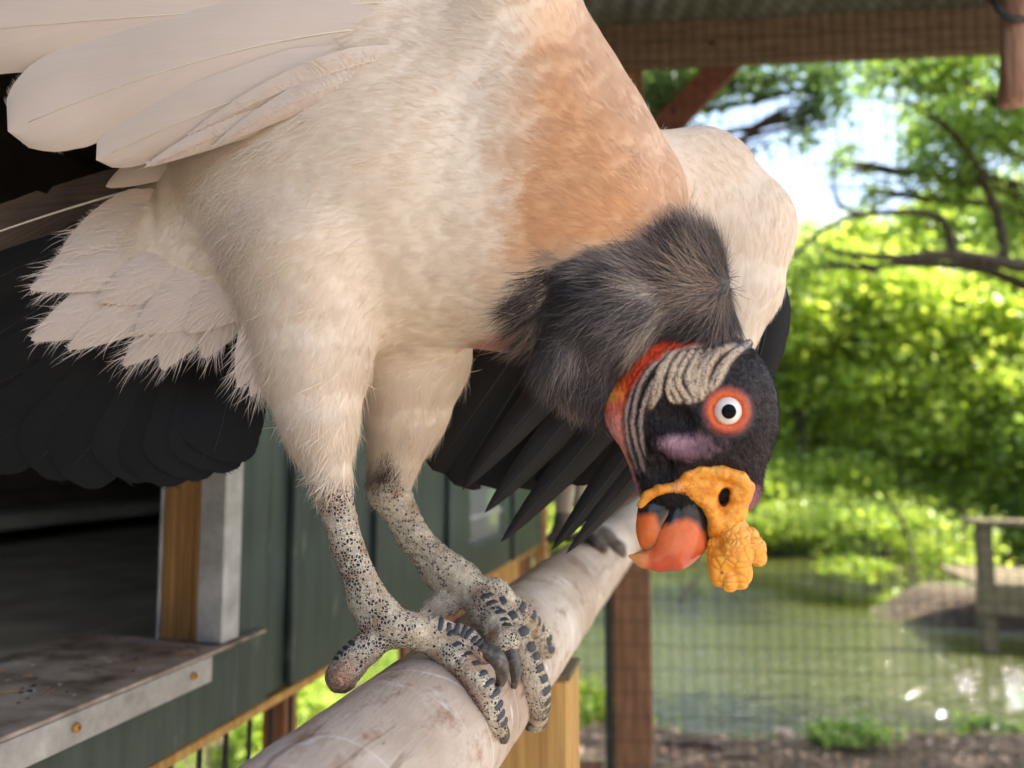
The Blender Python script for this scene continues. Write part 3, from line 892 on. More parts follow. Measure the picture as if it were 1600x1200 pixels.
for px, py, r, lab in ((1350, 1175, 0.10, 'small green weed on the brown leaf litter beside the water'), (1290, 1165, 0.07, 'tiny green weed on the shaded bank near the post'), (1540, 1120, 0.09, 'green weed on the bank under the pale stone')):
    d = 1.5 * FPX / (py - 708)
    c = W(px, py, d); c[2] = float(ground_h(c[0], c[1])) + r * 0.6
    root = empty('bank_weed', (c[0], c[1], c[2] - r * 0.6)); tag(root, lab, 'plant', 'weeds on the near bank')
    V, F, C = leaves([c], [(r * 1.6, r * 1.3, r * 0.6)], [260], 0.045, MG, 12)
    amesh('foliage', V, F, (M_LEAF,), col=C, parent=root, smooth=False)
    V, F = merge([limb([(c[0], c[1], c[2] - r * 0.62), c, c + rng.normal(size=3) * r * 0.5], 0.004, 0.0015, 0, 5) for _ in range(4)])
    amesh('stem', V, F, (M_BARK,), parent=root)
# grass fringe at the waterline
n = 2600
X = rng.uniform(-3.5, 6.0, n); Y = 5.15 + 0.05 * np.abs(X - 2) + rng.normal(0, 0.3, n)
X2 = rng.uniform(-4, 0.2, 14000); Y2 = rng.uniform(3.2, 8, 14000)
X = np.concatenate([X, X2]); Y = np.concatenate([Y, Y2])
Z = ground_h(X, Y)
N = len(X)
P = np.stack([X, Y, Z - 0.01], 1)
hgt = rng.uniform(0.05, 0.16, N)[:, None]
a = rng.uniform(0, 6.28, N); s = np.stack([np.cos(a), np.sin(a), 0 * a], 1) * 0.006
lean = np.stack([rng.normal(0, 0.35, N), rng.normal(0, 0.35, N), np.ones(N)], 1)
V = np.stack([P - s, P + s, P + lean * hgt], 1).reshape(-1, 3)
F = np.arange(N * 3).reshape(-1, 3)
C = np.repeat(np.array(YG[0]) * rng.uniform(0.7, 1.6, (N, 1)), 3, 0)
o = amesh('grass', V, F, (M_LEAF,), col=C, smooth=False)
tag(o, 'thin green grass along the muddy waterline and behind the hut', 'grass', kind='stuff')
# leaf litter
n = 7000
X = rng.uniform(0.2, 6.0, n); Y = rng.uniform(2.9, 5.6, n)
Z = ground_h(X, Y) + 0.006
P = np.stack([X, Y, Z], 1)
a = rng.uniform(0, 6.28, n)
t = np.stack([np.cos(a), np.sin(a), rng.normal(0, 0.25, n)], 1); s = np.stack([-np.sin(a), np.cos(a), rng.normal(0, 0.25, n)], 1)
L_ = rng.uniform(0.02, 0.06, (n, 1))
V = np.stack([P, P + t * L_ * 0.5 + s * L_ * 0.28, P + t * L_, P + t * L_ * 0.5 - s * L_ * 0.28], 1).reshape(-1, 3)
a4 = np.arange(n) * 4
F = np.stack([a4, a4 + 1, a4 + 2, a4 + 3], 1)
pal = np.array([lin(120, 92, 70), lin(162, 130, 104), lin(86, 66, 52), lin(196, 168, 146), lin(104, 84, 48)])
C = np.repeat(pal[rng.integers(0, 5, n)] * rng.uniform(0.5, 1.0, (n, 1)), 4, 0)
o = amesh('leaf_litter', V, F, (col_mat('dry_leaf', 0.8, 60, 0),), col=C, smooth=False)
tag(o, 'brown dead leaves scattered over the shaded near bank', 'leaf litter', kind='stuff')
# fallen branches and stones on the near bank
def pix_ground(px, py):
    d = 1.5 * FPX / (py - 708) / 1.0
    for _ in range(6):
        p = W(px, py, d); g_ = float(ground_h(p[0], p[1]))
        d = d * (CAM[2] - g_) / (CAM[2] - p[2])
    return p
for (a_, c_, r, lab) in (((1040, 1166), (1130, 1172), 0.02, 'pale grey fallen branch lying on the bank beside the fence post'), ((1100, 1190), (1180, 1186), 0.014, 'thin fallen stick on the bank below the pale branch'),
                         ((1370, 1092), (1440, 1082), 0.015, 'short stick lying on the bank by the water')):
    p, q = pix_ground(*a_), pix_ground(*c_)
    p[2] += r * 0.8; q[2] += r * 0.8
    V, F = limb([p, (p + q) / 2 + [0, 0.03, 0.008], q], r, r * 0.6, 0.02, 8)
    tag(amesh('fallen_branch', V, F, (M_BARK,)), lab, 'branch', 'fallen branches on the bank')
M_STONE = noise_mat('bank_stone', [(0.3, lin(112, 96, 84)), (0.7, lin(176, 158, 144))], 8, rough=0.9, bstr=0.5, bdist=0.02)
def stone(px, py, r, sq, lab, name='stone'):
    p = pix_ground(px, py)
    bm = bmesh.new(); bmesh.ops.create_icosphere(bm, subdivisions=3, radius=1)
    for v in bm.verts:
        q = np.array(v.co)
        k = 1 + 0.5 * float(fbm(q[None] + px, 1.3, 3)[0])
        v.co = Vector(p + q * k * np.array([r * sq, r, r * 0.6]) + [0, 0, r * 0.2])
    me = bpy.data.meshes.new(name); bm.to_mesh(me); bm.free()
    for f_ in me.polygons: f_.use_smooth = True
    tag(link(name, me, None, (M_STONE,)), lab, 'stone', 'stones along the bank')
stone(1592, 1075, 0.16, 1.8, 'pale stone on the near bank below the boardwalk')
stone(1475, 985, 0.22, 2.4, 'flat brown mud bank lump at the water beside the railing post')
stone(1530, 965, 0.25, 1.6, 'brown earth lump under the boardwalk railing')
stone(1220, 1150, 0.05, 1.4, 'small pinkish stone in the leaf litter')

# ================================================================== boardwalk railing
dk = empty('boardwalk', (W(1545, 1000, 7.7)[0], W(1545, 1000, 7.7)[1], WATER_Z - 0.3), R(-14))
tag(dk, 'weathered wooden boardwalk with a plain railing standing in the pond', 'boardwalk')
zt = lambda py, d=7.7: float(W(1545, py, d)[2]) - (WATER_Z - 0.3)
box('post', (-0.07, -0.06, 0.0), (0.07, 0.06, zt(822)), M_DOCK, dk, 0.01)
box('post', (1.63, -0.06, 0.0), (1.77, 0.06, zt(822)), M_DOCK, dk, 0.01)
box('handrail', (-0.16, -0.10, zt(822) + 0.002), (3.2, 0.09, zt(822) + 0.06), M_DOCK, dk, 0.008)
box('fascia', (-0.12, -0.11, zt(958)), (3.2, -0.062, zt(918)), M_DOCK, dk, 0.008)
for k in range(22):
    box('plank', (-0.10 + k * 0.15, -0.10, zt(918) + 0.002), (0.04 + k * 0.15, 1.3, zt(918) + 0.035), M_DOCK, dk, 0.006)
# ================================================================== implicit surfaces -> mesh
class Field:
    """signed distance samples on a grid in pixel units; prims are blended in with a smooth union"""
    def __init__(self, lo, hi, h):
        self.lo = np.array(lo, float); self.h = float(h)
        self.n = np.ceil((np.array(hi, float) - self.lo) / h).astype(int) + 1
        self.F = np.full(self.n, 60.0, np.float32)
        self.ax = [self.lo[a] + np.arange(self.n[a]) * self.h for a in range(3)]
    def sub(self, lo, hi):
        a = np.clip(np.floor((np.array(lo) - self.lo) / self.h).astype(int), 0, self.n)
        b_ = np.clip(np.ceil((np.array(hi) - self.lo) / self.h).astype(int) + 1, 0, self.n)
        sl = tuple(slice(a[k], b_[k]) for k in range(3))
        X = self.ax[0][sl[0]][:, None, None].astype(np.float32)
        Y = self.ax[1][sl[1]][None, :, None].astype(np.float32)
        Z = self.ax[2][sl[2]][None, None, :].astype(np.float32)
        return sl, X, Y, Z
    def blend(self, sl, d, k, mode='add'):
        f = self.F[sl]
        if f.size == 0: return
        if mode == 'sub':
            d = -d
            hh = np.maximum(k - np.abs(f - d), 0) / k if k > 0 else 0
            self.F[sl] = np.maximum(f, d) + hh * hh * k * 0.25
        else:
            hh = np.maximum(k - np.abs(f - d), 0) / k if k > 0 else 0
            self.F[sl] = np.minimum(f, d) - hh * hh * k * 0.25
    def ell(self, c, r, k=12, rot=0.0, mode='add', tilt=0.0):
        """ellipsoid; rot = turn in the picture plane (degrees), tilt = turn about the picture's vertical"""
        c = np.array(c, float); r = np.array(r, float)
        R_ = max(r) + k + 8
        sl, X, Y, Z = self.sub(c - R_, c + R_)
        x, y, z = X - c[0], Y - c[1], Z - c[2]
        if rot:
            a = math.radians(rot); ca, sa = math.cos(a), math.sin(a)
            x, y = ca * x + sa * y, -sa * x + ca * y
        if tilt:
            a = math.radians(tilt); ca, sa = math.cos(a), math.sin(a)
            x, z = ca * x + sa * z, -sa * x + ca * z
        k0 = np.sqrt((x / r[0]) ** 2 + (y / r[1]) ** 2 + (z / r[2]) ** 2)
        k1 = np.sqrt((x / r[0] ** 2) ** 2 + (y / r[1] ** 2) ** 2 + (z / r[2] ** 2) ** 2) + 1e-6
        self.blend(sl, (k0 * (k0 - 1) / k1).astype(np.float32), k, mode)
    def cone(self, a, b_, ra, rb, k=8, zs=1.0, mode='add'):
        """tapered capsule; zs squeezes it in depth"""
        a = np.array(a, float); b_ = np.array(b_, float)
        m_ = max(ra, rb) + k + 6
        lo = np.minimum(a, b_) - m_; hi = np.maximum(a, b_) + m_
        sl, X, Y, Z = self.sub(lo, hi)
        zc = a[2]
        ba = b_ - a; ba2 = ba.copy(); ba2[2] /= zs
        L2 = (ba2 ** 2).sum() + 1e-9
        x, y, z = X - a[0], Y - a[1], (Z - zc) / zs
        t = np.clip((x * ba2[0] + y * ba2[1] + z * ba2[2]) / L2, 0, 1)
        d = np.sqrt((x - t * ba2[0]) ** 2 + (y - t * ba2[1]) ** 2 + (z - t * ba2[2]) ** 2) - (ra + (rb - ra) * t)
        self.blend(sl, d.astype(np.float32), k, mode)
    def chain(self, pts, rad, k=8, zs=1.0, k2=None):
        pts = np.array(pts, float); rad = np.broadcast_to(np.asarray(rad, float), (len(pts),))
        for i in range(len(pts) - 1):
            self.cone(pts[i], pts[i + 1], rad[i], rad[i + 1], k if k2 is None or i == 0 else k2, zs)
    def front(self, px, py):
        """depth coordinate of the first surface under a pixel"""
        i = int(round((px - self.lo[0]) / self.h)); j = int(round((py - self.lo[1]) / self.h))
        col = self.F[np.clip(i, 0, self.n[0] - 1), np.clip(j, 0, self.n[1] - 1)]
        w_ = np.where(col < 0)[0]
        if len(w_) == 0:
            return float(self.ax[2][int(np.argmin(col))])
        q = w_[0]
        if q == 0: return float(self.ax[2][0])
        t = col[q - 1] / (col[q - 1] - col[q])
        return float(self.ax[2][q - 1] + t * self.h)
    def mesh(self):
        F = self.F
        S = F < 0
        c = [S[:-1, :-1, :-1], S[1:, :-1, :-1], S[:-1, 1:, :-1], S[1:, 1:, :-1], S[:-1, :-1, 1:], S[1:, :-1, 1:], S[:-1, 1:, 1:], S[1:, 1:, 1:]]
        cnt = sum(q.astype(np.int8) for q in c)
        act = np.argwhere((cnt > 0) & (cnt < 8))
        idx = np.full(cnt.shape, -1, np.int32)
        idx[act[:, 0], act[:, 1], act[:, 2]] = np.arange(len(act))
        offs = np.array([[0, 0, 0], [1, 0, 0], [0, 1, 0], [1, 1, 0], [0, 0, 1], [1, 0, 1], [0, 1, 1], [1, 1, 1]])
        vals = np.stack([F[act[:, 0] + o[0], act[:, 1] + o[1], act[:, 2] + o[2]] for o in offs], 1)
        E_ = [(0, 1), (2, 3), (4, 5), (6, 7), (0, 2), (1, 3), (4, 6), (5, 7), (0, 4), (1, 5), (2, 6), (3, 7)]
        acc = np.zeros((len(act), 3)); nn = np.zeros(len(act))
        for a, b_ in E_:
            va, vb = vals[:, a], vals[:, b_]
            m_ = (va < 0) != (vb < 0)
            t = np.where(m_, va / np.where(m_, va - vb, 1), 0)
            p = offs[a] + t[:, None] * (offs[b_] - offs[a])
            acc += p * m_[:, None]; nn += m_
        V = self.lo + (act + acc / nn[:, None]) * self.h
        quads = []
        for ax in range(3):
            o1, o2 = (ax + 1) % 3, (ax + 2) % 3
            sl0 = [slice(None)] * 3; sl1 = [slice(None)] * 3
            sl0[ax] = slice(None, -1); sl1[ax] = slice(1, None)
            A, C_ = S[tuple(sl0)], S[tuple(sl1)]
            e = np.argwhere(A != C_)
            ok = (e[:, o1] > 0) & (e[:, o2] > 0) & (e[:, o1] < self.n[o1] - 1) & (e[:, o2] < self.n[o2] - 1)
            e = e[ok]
            q = []
            for d1, d2 in ((-1, -1), (0, -1), (0, 0), (-1, 0)):
                ee = e.copy(); ee[:, o1] += d1; ee[:, o2] += d2
                q.append(idx[ee[:, 0], ee[:, 1], ee[:, 2]])
            q = np.stack(q, 1)
            ins = A[e[:, 0], e[:, 1], e[:, 2]]
            q[~ins] = q[~ins][:, ::-1]
            quads.append(q)
        Q = np.concatenate(quads)
        return V, Q[(Q >= 0).all(1)]

def smooth_mesh(V, Q, it=1, lam=0.5):
    n = len(V)
    e = np.concatenate([Q[:, [0, 1]], Q[:, [1, 2]], Q[:, [2, 3]], Q[:, [3, 0]]])
    deg = np.bincount(e[:, 0], minlength=n) + np.bincount(e[:, 1], minlength=n)
    for _ in range(it):
        A = np.zeros_like(V)
        for a in range(3):
            A[:, a] = np.bincount(e[:, 0], V[e[:, 1], a], n) + np.bincount(e[:, 1], V[e[:, 0], a], n)
        V = V + lam * (A / np.maximum(deg, 1)[:, None] - V)
    return V

def vnormals(V, Q):
    n = np.zeros_like(V)
    if Q.shape[1] == 4:
        fn = np.cross(V[Q[:, 2]] - V[Q[:, 0]], V[Q[:, 3]] - V[Q[:, 1]])
    else:
        fn = np.cross(V[Q[:, 1]] - V[Q[:, 0]], V[Q[:, 2]] - V[Q[:, 0]])
    for c in range(Q.shape[1]):
        for a in range(3):
            n[:, a] += np.bincount(Q[:, c], fn[:, a], len(V))
    return n / (np.linalg.norm(n, axis=1)[:, None] + 1e-12)

def poly_sd(px, py, poly):
    """signed distance to a polygon, negative inside"""
    poly = np.array(poly, float)
    d = np.full(np.shape(px), 1e9); ins = np.zeros(np.shape(px), bool)
    for a, b_ in zip(poly, np.roll(poly, -1, 0)):
        e = b_ - a
        wx, wy = px - a[0], py - a[1]
        t = np.clip((wx * e[0] + wy * e[1]) / (e @ e + 1e-9), 0, 1)
        d = np.minimum(d, np.hypot(wx - t * e[0], wy - t * e[1]))
        c = ((a[1] > py) != (b_[1] > py))
        with np.errstate(divide='ignore', invalid='ignore'):
            xi = (b_[0] - a[0]) * (py - a[1]) / (b_[1] - a[1]) + a[0]
        ins ^= c & (px < xi)
    return np.where(ins, -d, d)

def pmask(px, py, poly, soft):
    return np.clip(0.5 - poly_sd(px, py, poly) / (2 * soft), 0, 1)

def line_d(px, py, pts):
    d = np.full(np.shape(px), 1e9)
    pts = np.array(pts, float)
    for a, b_ in zip(pts[:-1], pts[1:]):
        e = b_ - a
        t = np.clip(((px - a[0]) * e[0] + (py - a[1]) * e[1]) / (e @ e + 1e-9), 0, 1)
        d = np.minimum(d, np.hypot(px - a[0] - t * e[0], py - a[1] - t * e[1]))
    return d

def over(c, m_, colr):
    return c * (1 - m_[:, None]) + np.array(colr) * m_[:, None]

def idw(px, py, ctrl, p=2.5):
    """smooth interpolation of the values in ctrl rows (px, py, v...)"""
    ctrl = np.array(ctrl, float)
    d2 = (px[:, None] - ctrl[:, 0]) ** 2 + (py[:, None] - ctrl[:, 1]) ** 2 + 25
    w_ = d2 ** (-p / 2)
    return (w_ @ ctrl[:, 2:]) / w_.sum(1)[:, None]

def sample_surface(V, Q, n, weight=None):
    """random points on a quad mesh: positions, normals, vertex picked (for attributes)"""
    T = np.concatenate([Q[:, [0, 1, 2]], Q[:, [0, 2, 3]]]) if Q.shape[1] == 4 else Q
    a = np.linalg.norm(np.cross(V[T[:, 1]] - V[T[:, 0]], V[T[:, 2]] - V[T[:, 0]]), axis=1)
    if weight is not None:
        a = a * weight[T].mean(1)
    pick = rng.choice(len(T), n, p=a / a.sum())
    u, v = rng.random(n), rng.random(n)
    f = u + v > 1
    u[f], v[f] = 1 - u[f], 1 - v[f]
    t = T[pick]
    P = V[t[:, 0]] + u[:, None] * (V[t[:, 1]] - V[t[:, 0]]) + v[:, None] * (V[t[:, 2]] - V[t[:, 0]])
    return P, t[:, 0]

def strands(P, N, D, L, wd, C, lift=0.25, curve=0.5, nseg=3, tipk=1.0, cam_face=False, jit=0.15, drop=0.0):
    """thin flat tapering barbs lying along a surface. All in metres.
    P roots, N normals, D directions (made tangent), L lengths, wd widths, C colours"""
    n = len(P)
    D = D + rng.normal(size=(n, 3)) * jit
    D = D - N * (D * N).sum(1)[:, None]
    D /= np.linalg.norm(D, axis=1)[:, None] + 1e-9
    S = np.cross(D, N)
    L = np.broadcast_to(L, (n,)); wd = np.broadcast_to(wd, (n,))
    lift = np.broadcast_to(lift, (n,))
    side = rng.normal(size=n) * 0.18
    rows = []
    for s in range(nseg + 1):
        t = s / nseg
        pos = P + D * (L * t)[:, None] + N * (L * (lift * t - curve * lift * t * t))[:, None] + S * (L * side * t * t)[:, None]
        pos = pos - np.array([0, 0, 1.0]) * (L * drop * t * t)[:, None]
        if s == 0: pos = pos - N * 0.0006
        ww = wd * (1 - t) ** 0.6 if s < nseg else 0 * wd
        if s < nseg:
            rows += [pos - S * ww[:, None] * 0.5, pos + S * ww[:, None] * 0.5]
        else:
            rows += [pos]
    V = np.stack(rows, 1).reshape(-1, 3)
    k = 2 * nseg + 1
    a = np.arange(n) * k
    Fq = [np.stack([a + 2 * s, a + 2 * s + 1, a + 2 * s + 3, a + 2 * s + 2], 1) for s in range(nseg - 1)]
    Ft = np.stack([a + 2 * nseg - 2, a + 2 * nseg - 1, a + 2 * nseg], 1)
    cc = np.repeat(C[:, None, :], k, 1) * np.linspace(1.0, tipk, k)[None, :, None]
    nn = np.repeat(N, k, 0)
    return V, [np.concatenate(Fq), Ft], cc.reshape(-1, 3), nn

def dir_world(dx, dy, dz=0.0):
    dx = np.asarray(dx, float)
    return dx[:, None] * RIGHT - np.asarray(dy, float)[:, None] * UP + np.broadcast_to(dz, dx.shape)[:, None] * FWD
# ================================================================== KING VULTURE
M_PLUME = col_mat('cream_plumage', 0.95, 700, 0.12, 0.0006, 0.2, 0.03, spec=0.08)
M_FLUFF = col_mat('plumage_barbs', 0.95, 300, 0.0, sheen=0.2, var=0.02, spec=0.08)
nt = M_FLUFF.node_tree
tr = nt.nodes.new('ShaderNodeBsdfTranslucent'); mx = nt.nodes.new('ShaderNodeMixShader'); mx.inputs[0].default_value = 0.08
nt.links.new(nt.nodes['Principled BSDF'].inputs['Base Color'].links[0].from_socket, tr.inputs['Color'])
nt.links.new(nt.nodes['Principled BSDF'].outputs[0], mx.inputs[1]); nt.links.new(tr.outputs[0], mx.inputs[2])
nt.links.new(mx.outputs[0], nt.nodes['Material Output'].inputs['Surface'])
M_HEADSKIN = col_mat('bare_head_skin', 0.46, 1100, 0.6, 0.0010, 0, 0.25, 0.05, 0.32)
M_CERE = col_mat('orange_wattle_skin', 0.42, 700, 0.35, 0.0008, 0, 0.12, 0.12)
M_BILL = col_mat('horn', 0.2, 250, 0.05, 0.0004, 0, 0.08, 0.05, 0.5)
M_HAIR = col_mat('dark_bristles', 0.7, 300, 0.0, var=0.05, spec=0.12)

# scaly leg skin: dark pebble scales with pale skin between them
m, nt, b = mat('scaly_leg_skin')
at = nd(nt, 'ShaderNodeAttribute', attribute_name='col')
vo = nd(nt, 'ShaderNodeTexVoronoi', Scale=520.0)
ve = nd(nt, 'ShaderNodeTexVoronoi', Scale=520.0, feature='DISTANCE_TO_EDGE')
no = nd(nt, 'ShaderNodeTexNoise', Scale=42.0, Detail=4)
nf = nd(nt, 'ShaderNodeTexNoise', Scale=900.0, Detail=3)
co = coords(nt)
for q in (vo, ve, no, nf):
    nt.links.new(co, q.inputs['Vector'])
cellr = nt.nodes.new('ShaderNodeSeparateColor'); nt.links.new(vo.outputs['Color'], cellr.inputs[0])
mth = nt.nodes.new('ShaderNodeMath'); mth.operation = 'ADD'
noc = ramp(nt, no.outputs['Fac'], [(0.38, (0, 0, 0)), (0.62, (1, 1, 1))])
nt.links.new(cellr.outputs[0], mth.inputs[0]); nt.links.new(noc.outputs[0], mth.inputs[1])
isdk = ramp(nt, mth.outputs[0], [(0.94, (1, 1, 1)), (1.0, (0, 0, 0))])
# ramp input is clamped at 1, so halve the sum
half = nt.nodes.new('ShaderNodeMath'); half.operation = 'MULTIPLY'; half.inputs[1].default_value = 0.5
nt.links.new(mth.outputs[0], half.inputs[0]); nt.links.new(half.outputs[0], isdk.inputs[0])
isdk.color_ramp.elements[0].position = 0.48; isdk.color_ramp.elements[1].position = 0.53
core = ramp(nt, ve.outputs['Distance'], [(0.10, (0, 0, 0)), (0.22, (1, 1, 1))])
fm = nt.nodes.new('ShaderNodeMath'); fm.operation = 'MULTIPLY'
nt.links.new(isdk.outputs[0], fm.inputs[0]); nt.links.new(core.outputs[0], fm.inputs[1])
fa = nt.nodes.new('ShaderNodeMath'); fa.operation = 'MULTIPLY'
nt.links.new(fm.outputs[0], fa.inputs[0]); nt.links.new(at.outputs['Alpha'], fa.inputs[1])
tone = ramp(nt, nf.outputs['Fac'], [(0.3, (0.7, 0.68, 0.64)), (0.7, (1.12, 1.1, 1.06))]).outputs[0]
c = mixc(nt, 1.0, at.outputs['Color'], tone, 'MULTIPLY')
nt.links.new(mixc(nt, fa.outputs[0], c, lin(44, 46, 56)), b.inputs['Base Color'])
b.inputs['Roughness'].default_value = 0.6
b.inputs['Specular IOR Level'].default_value = 0.35
hsum = nt.nodes.new('ShaderNodeMath'); hsum.operation = 'MULTIPLY_ADD'; hsum.inputs[1].default_value = 0.35
nt.links.new(nf.outputs['Fac'], hsum.inputs[0]); nt.links.new(core.outputs[0], hsum.inputs[2])
bump(nt, b, hsum.outputs[0], 0.9, 0.0014)
M_LEG = m

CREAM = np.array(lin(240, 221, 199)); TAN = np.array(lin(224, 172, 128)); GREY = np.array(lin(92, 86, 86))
foot_n = log_hit(612, 1000, 0.012); foot_f = log_hit(728, 930, 0.012)
ZN, ZF = -66.0, 172.0
foot_n, foot_f = B((612, 1000, ZN)), B((728, 940, ZF))
bird = empty('king_vulture', (foot_n + foot_f) / 2 - [0, 0, 0.012])
tag(bird, 'cream vulture with spread black wings and orange wattled head bent down, on the log', 'vulture')
H0 = -130.0

# ------------------------------------------------------------------ torso, thighs, far wing arm
Fb = Field((-160, -276, -290), (1262, 800, 330), 6.0)
Fb.ell((600, 240, 60), (330, 315, 225), 10)
Fb.ell((820, 330, 10), (185, 222, 165), 70)
Fb.cone((770, 60, 20), (925, 320, -20), 150, 150, 60)
Fb.ell((300, 390, 140), (170, 120, 105), 80, rot=-8)
Fb.ell((450, -20, -40), (380, 130, 60), 60, rot=-10)
Fb.ell((800, -40, -30), (90, 180, 90), 50, rot=12)
for c_ in (((480, 380, -20), (488, 560, -30), 140, 92), ((488, 560, -30), (499, 660, ZN * 0.8), 92, 58), ((499, 660, ZN * 0.8), (517, 742, ZN), 58, 33)):
    Fb.cone(c_[0], c_[1], c_[2], c_[3], 28)
for c_ in (((630, 420, 110), (640, 560, 130), 130, 92), ((640, 560, 130), (636, 640, 0.5 * (130 + ZF)), 92, 64), ((636, 640, 0.5 * (130 + ZF)), (611, 742, ZF), 64, 37)):
    Fb.cone(c_[0], c_[1], c_[2], c_[3], 24)
# ruff
Fb.chain([(1060, 430, -110), (965, 485, -105), (912, 555, -110), (935, 610, -120)], (72, 92, 64, 34), 30)
Fb.cone((1075, 418, -110), (1095, 500, -125), 50, 54, 30)
# far wing arm
Fb.cone((990, 300, 110), (1100, 282, 140), 100, 80, 24, 0.6)
Fb.cone((1100, 282, 140), (1163, 352, 140), 80, 80, 24, 0.6)
Fb.cone((1163, 352, 140), (1152, 450, 135), 80, 68, 24, 0.55)
Fb.cone((1152, 450, 135), (1120, 540, 130), 68, 60, 24, 0.5)
Vb, Qb = Fb.mesh()
Vb = smooth_mesh(Vb, Qb, 3)
px, py = Vb[:, 0], Vb[:, 1]
nb_ = fbm(Vb / 40.0, 1.0, 3)
Nb = vnormals(Vb, Qb)
# soft feather tract undulation
Vb = Vb + Nb * (3.0 * fbm(Vb * [1, 1.3, 1] / 60.0, 1.0, 3))[:, None]

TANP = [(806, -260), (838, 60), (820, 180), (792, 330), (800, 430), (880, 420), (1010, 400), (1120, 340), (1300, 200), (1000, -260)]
RUFFP = [(822, 470), (860, 424), (930, 408), (1010, 412), (1075, 392), (1120, 352), (1160, 350), (1180, 420), (1180, 560), (1000, 700), (860, 640), (825, 540)]
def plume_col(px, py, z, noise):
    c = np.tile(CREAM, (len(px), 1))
    c = over(c, pmask(px + 50 * noise, py, TANP, 44) * (z < 70), TAN)  # orange-buff plumage with part of its shading painted into the colour
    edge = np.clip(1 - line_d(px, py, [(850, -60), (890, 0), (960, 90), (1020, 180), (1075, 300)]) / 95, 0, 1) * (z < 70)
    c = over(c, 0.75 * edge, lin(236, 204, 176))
    c = over(c, pmask(px + 50 * noise, py + 40 * noise, RUFFP, 16) * (z < 60), GREY * 0.95)
    pink = pmask(px, py, [(715, 548), (760, 530), (812, 520), (820, 545), (770, 556)], 9) * (z < 60)
    c = over(c, pink, lin(196, 138, 126))
    dirt = np.clip(1 - np.hypot(px - 600, py - 735) / 34, 0, 1) * (z > ZN + 20)
    c = over(c, np.clip(dirt * 1.6 + noise, 0, 1) * (dirt > 0), lin(92, 78, 66))
    return c
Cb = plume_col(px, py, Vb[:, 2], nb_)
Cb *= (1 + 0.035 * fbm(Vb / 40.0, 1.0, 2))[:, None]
Wb = B(Vb)

# ------------------------------------------------------------------ legs and feet
Fl = Field((476, 690, -215), (884, 1172, 300), 2.0)
def on_log(px, py, rpx):
    P = log_hit(px, py, 0.0)
    _, _, d = PX(P)
    P = log_hit(px, py, rpx * d / FPX * 0.80)
    x, y, d = PX(P)
    return np.array([x, y, zof(d)])
toes = []      # (points, radii)
def toe(pts, rad, k=5, knob=0.10):
    P = [on_log(x, y, r) if len(q) == 0 else np.array([x, y, q[0]]) for (x, y, *q), r in zip(pts, rad)]
    P = np.array(P); rad = np.array(rad, float)
    # resample with knuckle pads
    n = 40
    t = np.linspace(0, len(P) - 1, n)
    Q = np.stack([np.interp(t, np.arange(len(P)), P[:, a]) for a in range(3)], 1)
    Q = smooth_path(Q, 12)
    rr = np.interp(t, np.arange(len(P)), rad) * (1 + knob * np.cos(t / (len(P) - 1) * np.pi * 6) + 0.035 * np.sin(np.arange(n) * 2.1))
    Fl.chain(Q, rr, k, 1.0, 3)
    toes.append((Q, rr))
    return Q, rr
def smooth_path(Q, it=2):
    Q = Q.copy()
    for _ in range(it):
        Q[1:-1] = 0.25 * Q[:-2] + 0.5 * Q[1:-1] + 0.25 * Q[2:]
    return Q
# near leg
jn = np.array([612, 990, ZN]); jf = np.array([728, 920, ZF])
Fl.chain([(517, 730, ZN + 4), (519, 765, ZN + 4), (543, 855, ZN + 2), (574, 935, ZN), jn + [-10, -12, 0]], (32, 30, 24.5, 30, 36), 10)
Fl.ell((592, 965, ZN), (34, 32, 32), 16)
Fl.ell((628, 986, ZN - 4), (44, 25, 30), 16, rot=8)
# far leg
Fl.chain([(611, 730, ZF), (608, 768, ZF), (645, 838, ZF), (690, 890, ZF), jf + [-10, -8, 0]], (34, 32, 24.5, 31, 34), 10)
Fl.ell((712, 905, ZF), (34, 30, 32), 16)
Fl.ell((752, 928, ZF - 6), (38, 23, 28), 16, rot=20)
# near foot toes
toe([(640, 986, ZN - 6), (690, 1010), (735, 1052), (764, 1098), (781, 1140)], (24, 22.5, 21, 19, 12), knob=0.07)
toe([(635, 978, ZN + 4), (680, 985, ZN + 14), (725, 998, ZN + 20), (755, 1022, ZN + 4)], (22, 19, 19, 16))
hall = toe([(600, 985, ZN), (572, 1014, ZN - 12), (548, 1038, ZN - 26), (533, 1058, ZN - 40)], (27, 23, 23, 24), knob=0.05)
Fl.ell((528, 1066, ZN - 58), (16, 17, 14), 8)
# far foot toes
toe([(755, 928, ZF - 6), (800, 980, ZF - 40), (828, 1040), (842, 1090), (838, 1130)], (25, 22, 21, 20, 14), knob=0.07)
toe([(735, 925, ZF - 10), (768, 965, ZF - 60), (792, 1002, ZF - 110)], (26, 22, 19))
toe([(770, 928, ZF + 6), (815, 962, ZF + 16), (842, 992), (853, 1016)], (24, 20, 18, 13))
toe([(715, 925, ZF - 6), (690, 945, ZF - 10), (660, 968, ZF - 22)], (24, 20, 14))
Vl, Ql = Fl.mesh()
Vl = smooth_mesh(Vl, Ql, 1)
Nl = vnormals(Vl, Ql)
wr = np.clip((900 - Vl[:, 1]) / 60, 0, 1)
Vl = Vl + Nl * (2.2 * fbm(Vl / 6.0, 1.0, 2) + 1.0 * np.sin(Vl[:, 1] / 2.4 + 2 * vnoise(Vl / 20.0)) * np.clip(1 - np.abs(Vl[:, 1] - 760) / 40, 0, 1))[:, None]
px, py = Vl[:, 0], Vl[:, 1]
nl_ = fbm(Vl / 22.0, 1.0, 3)
Cl = np.tile(np.array(lin(210, 195, 175)), (len(Vl), 1))
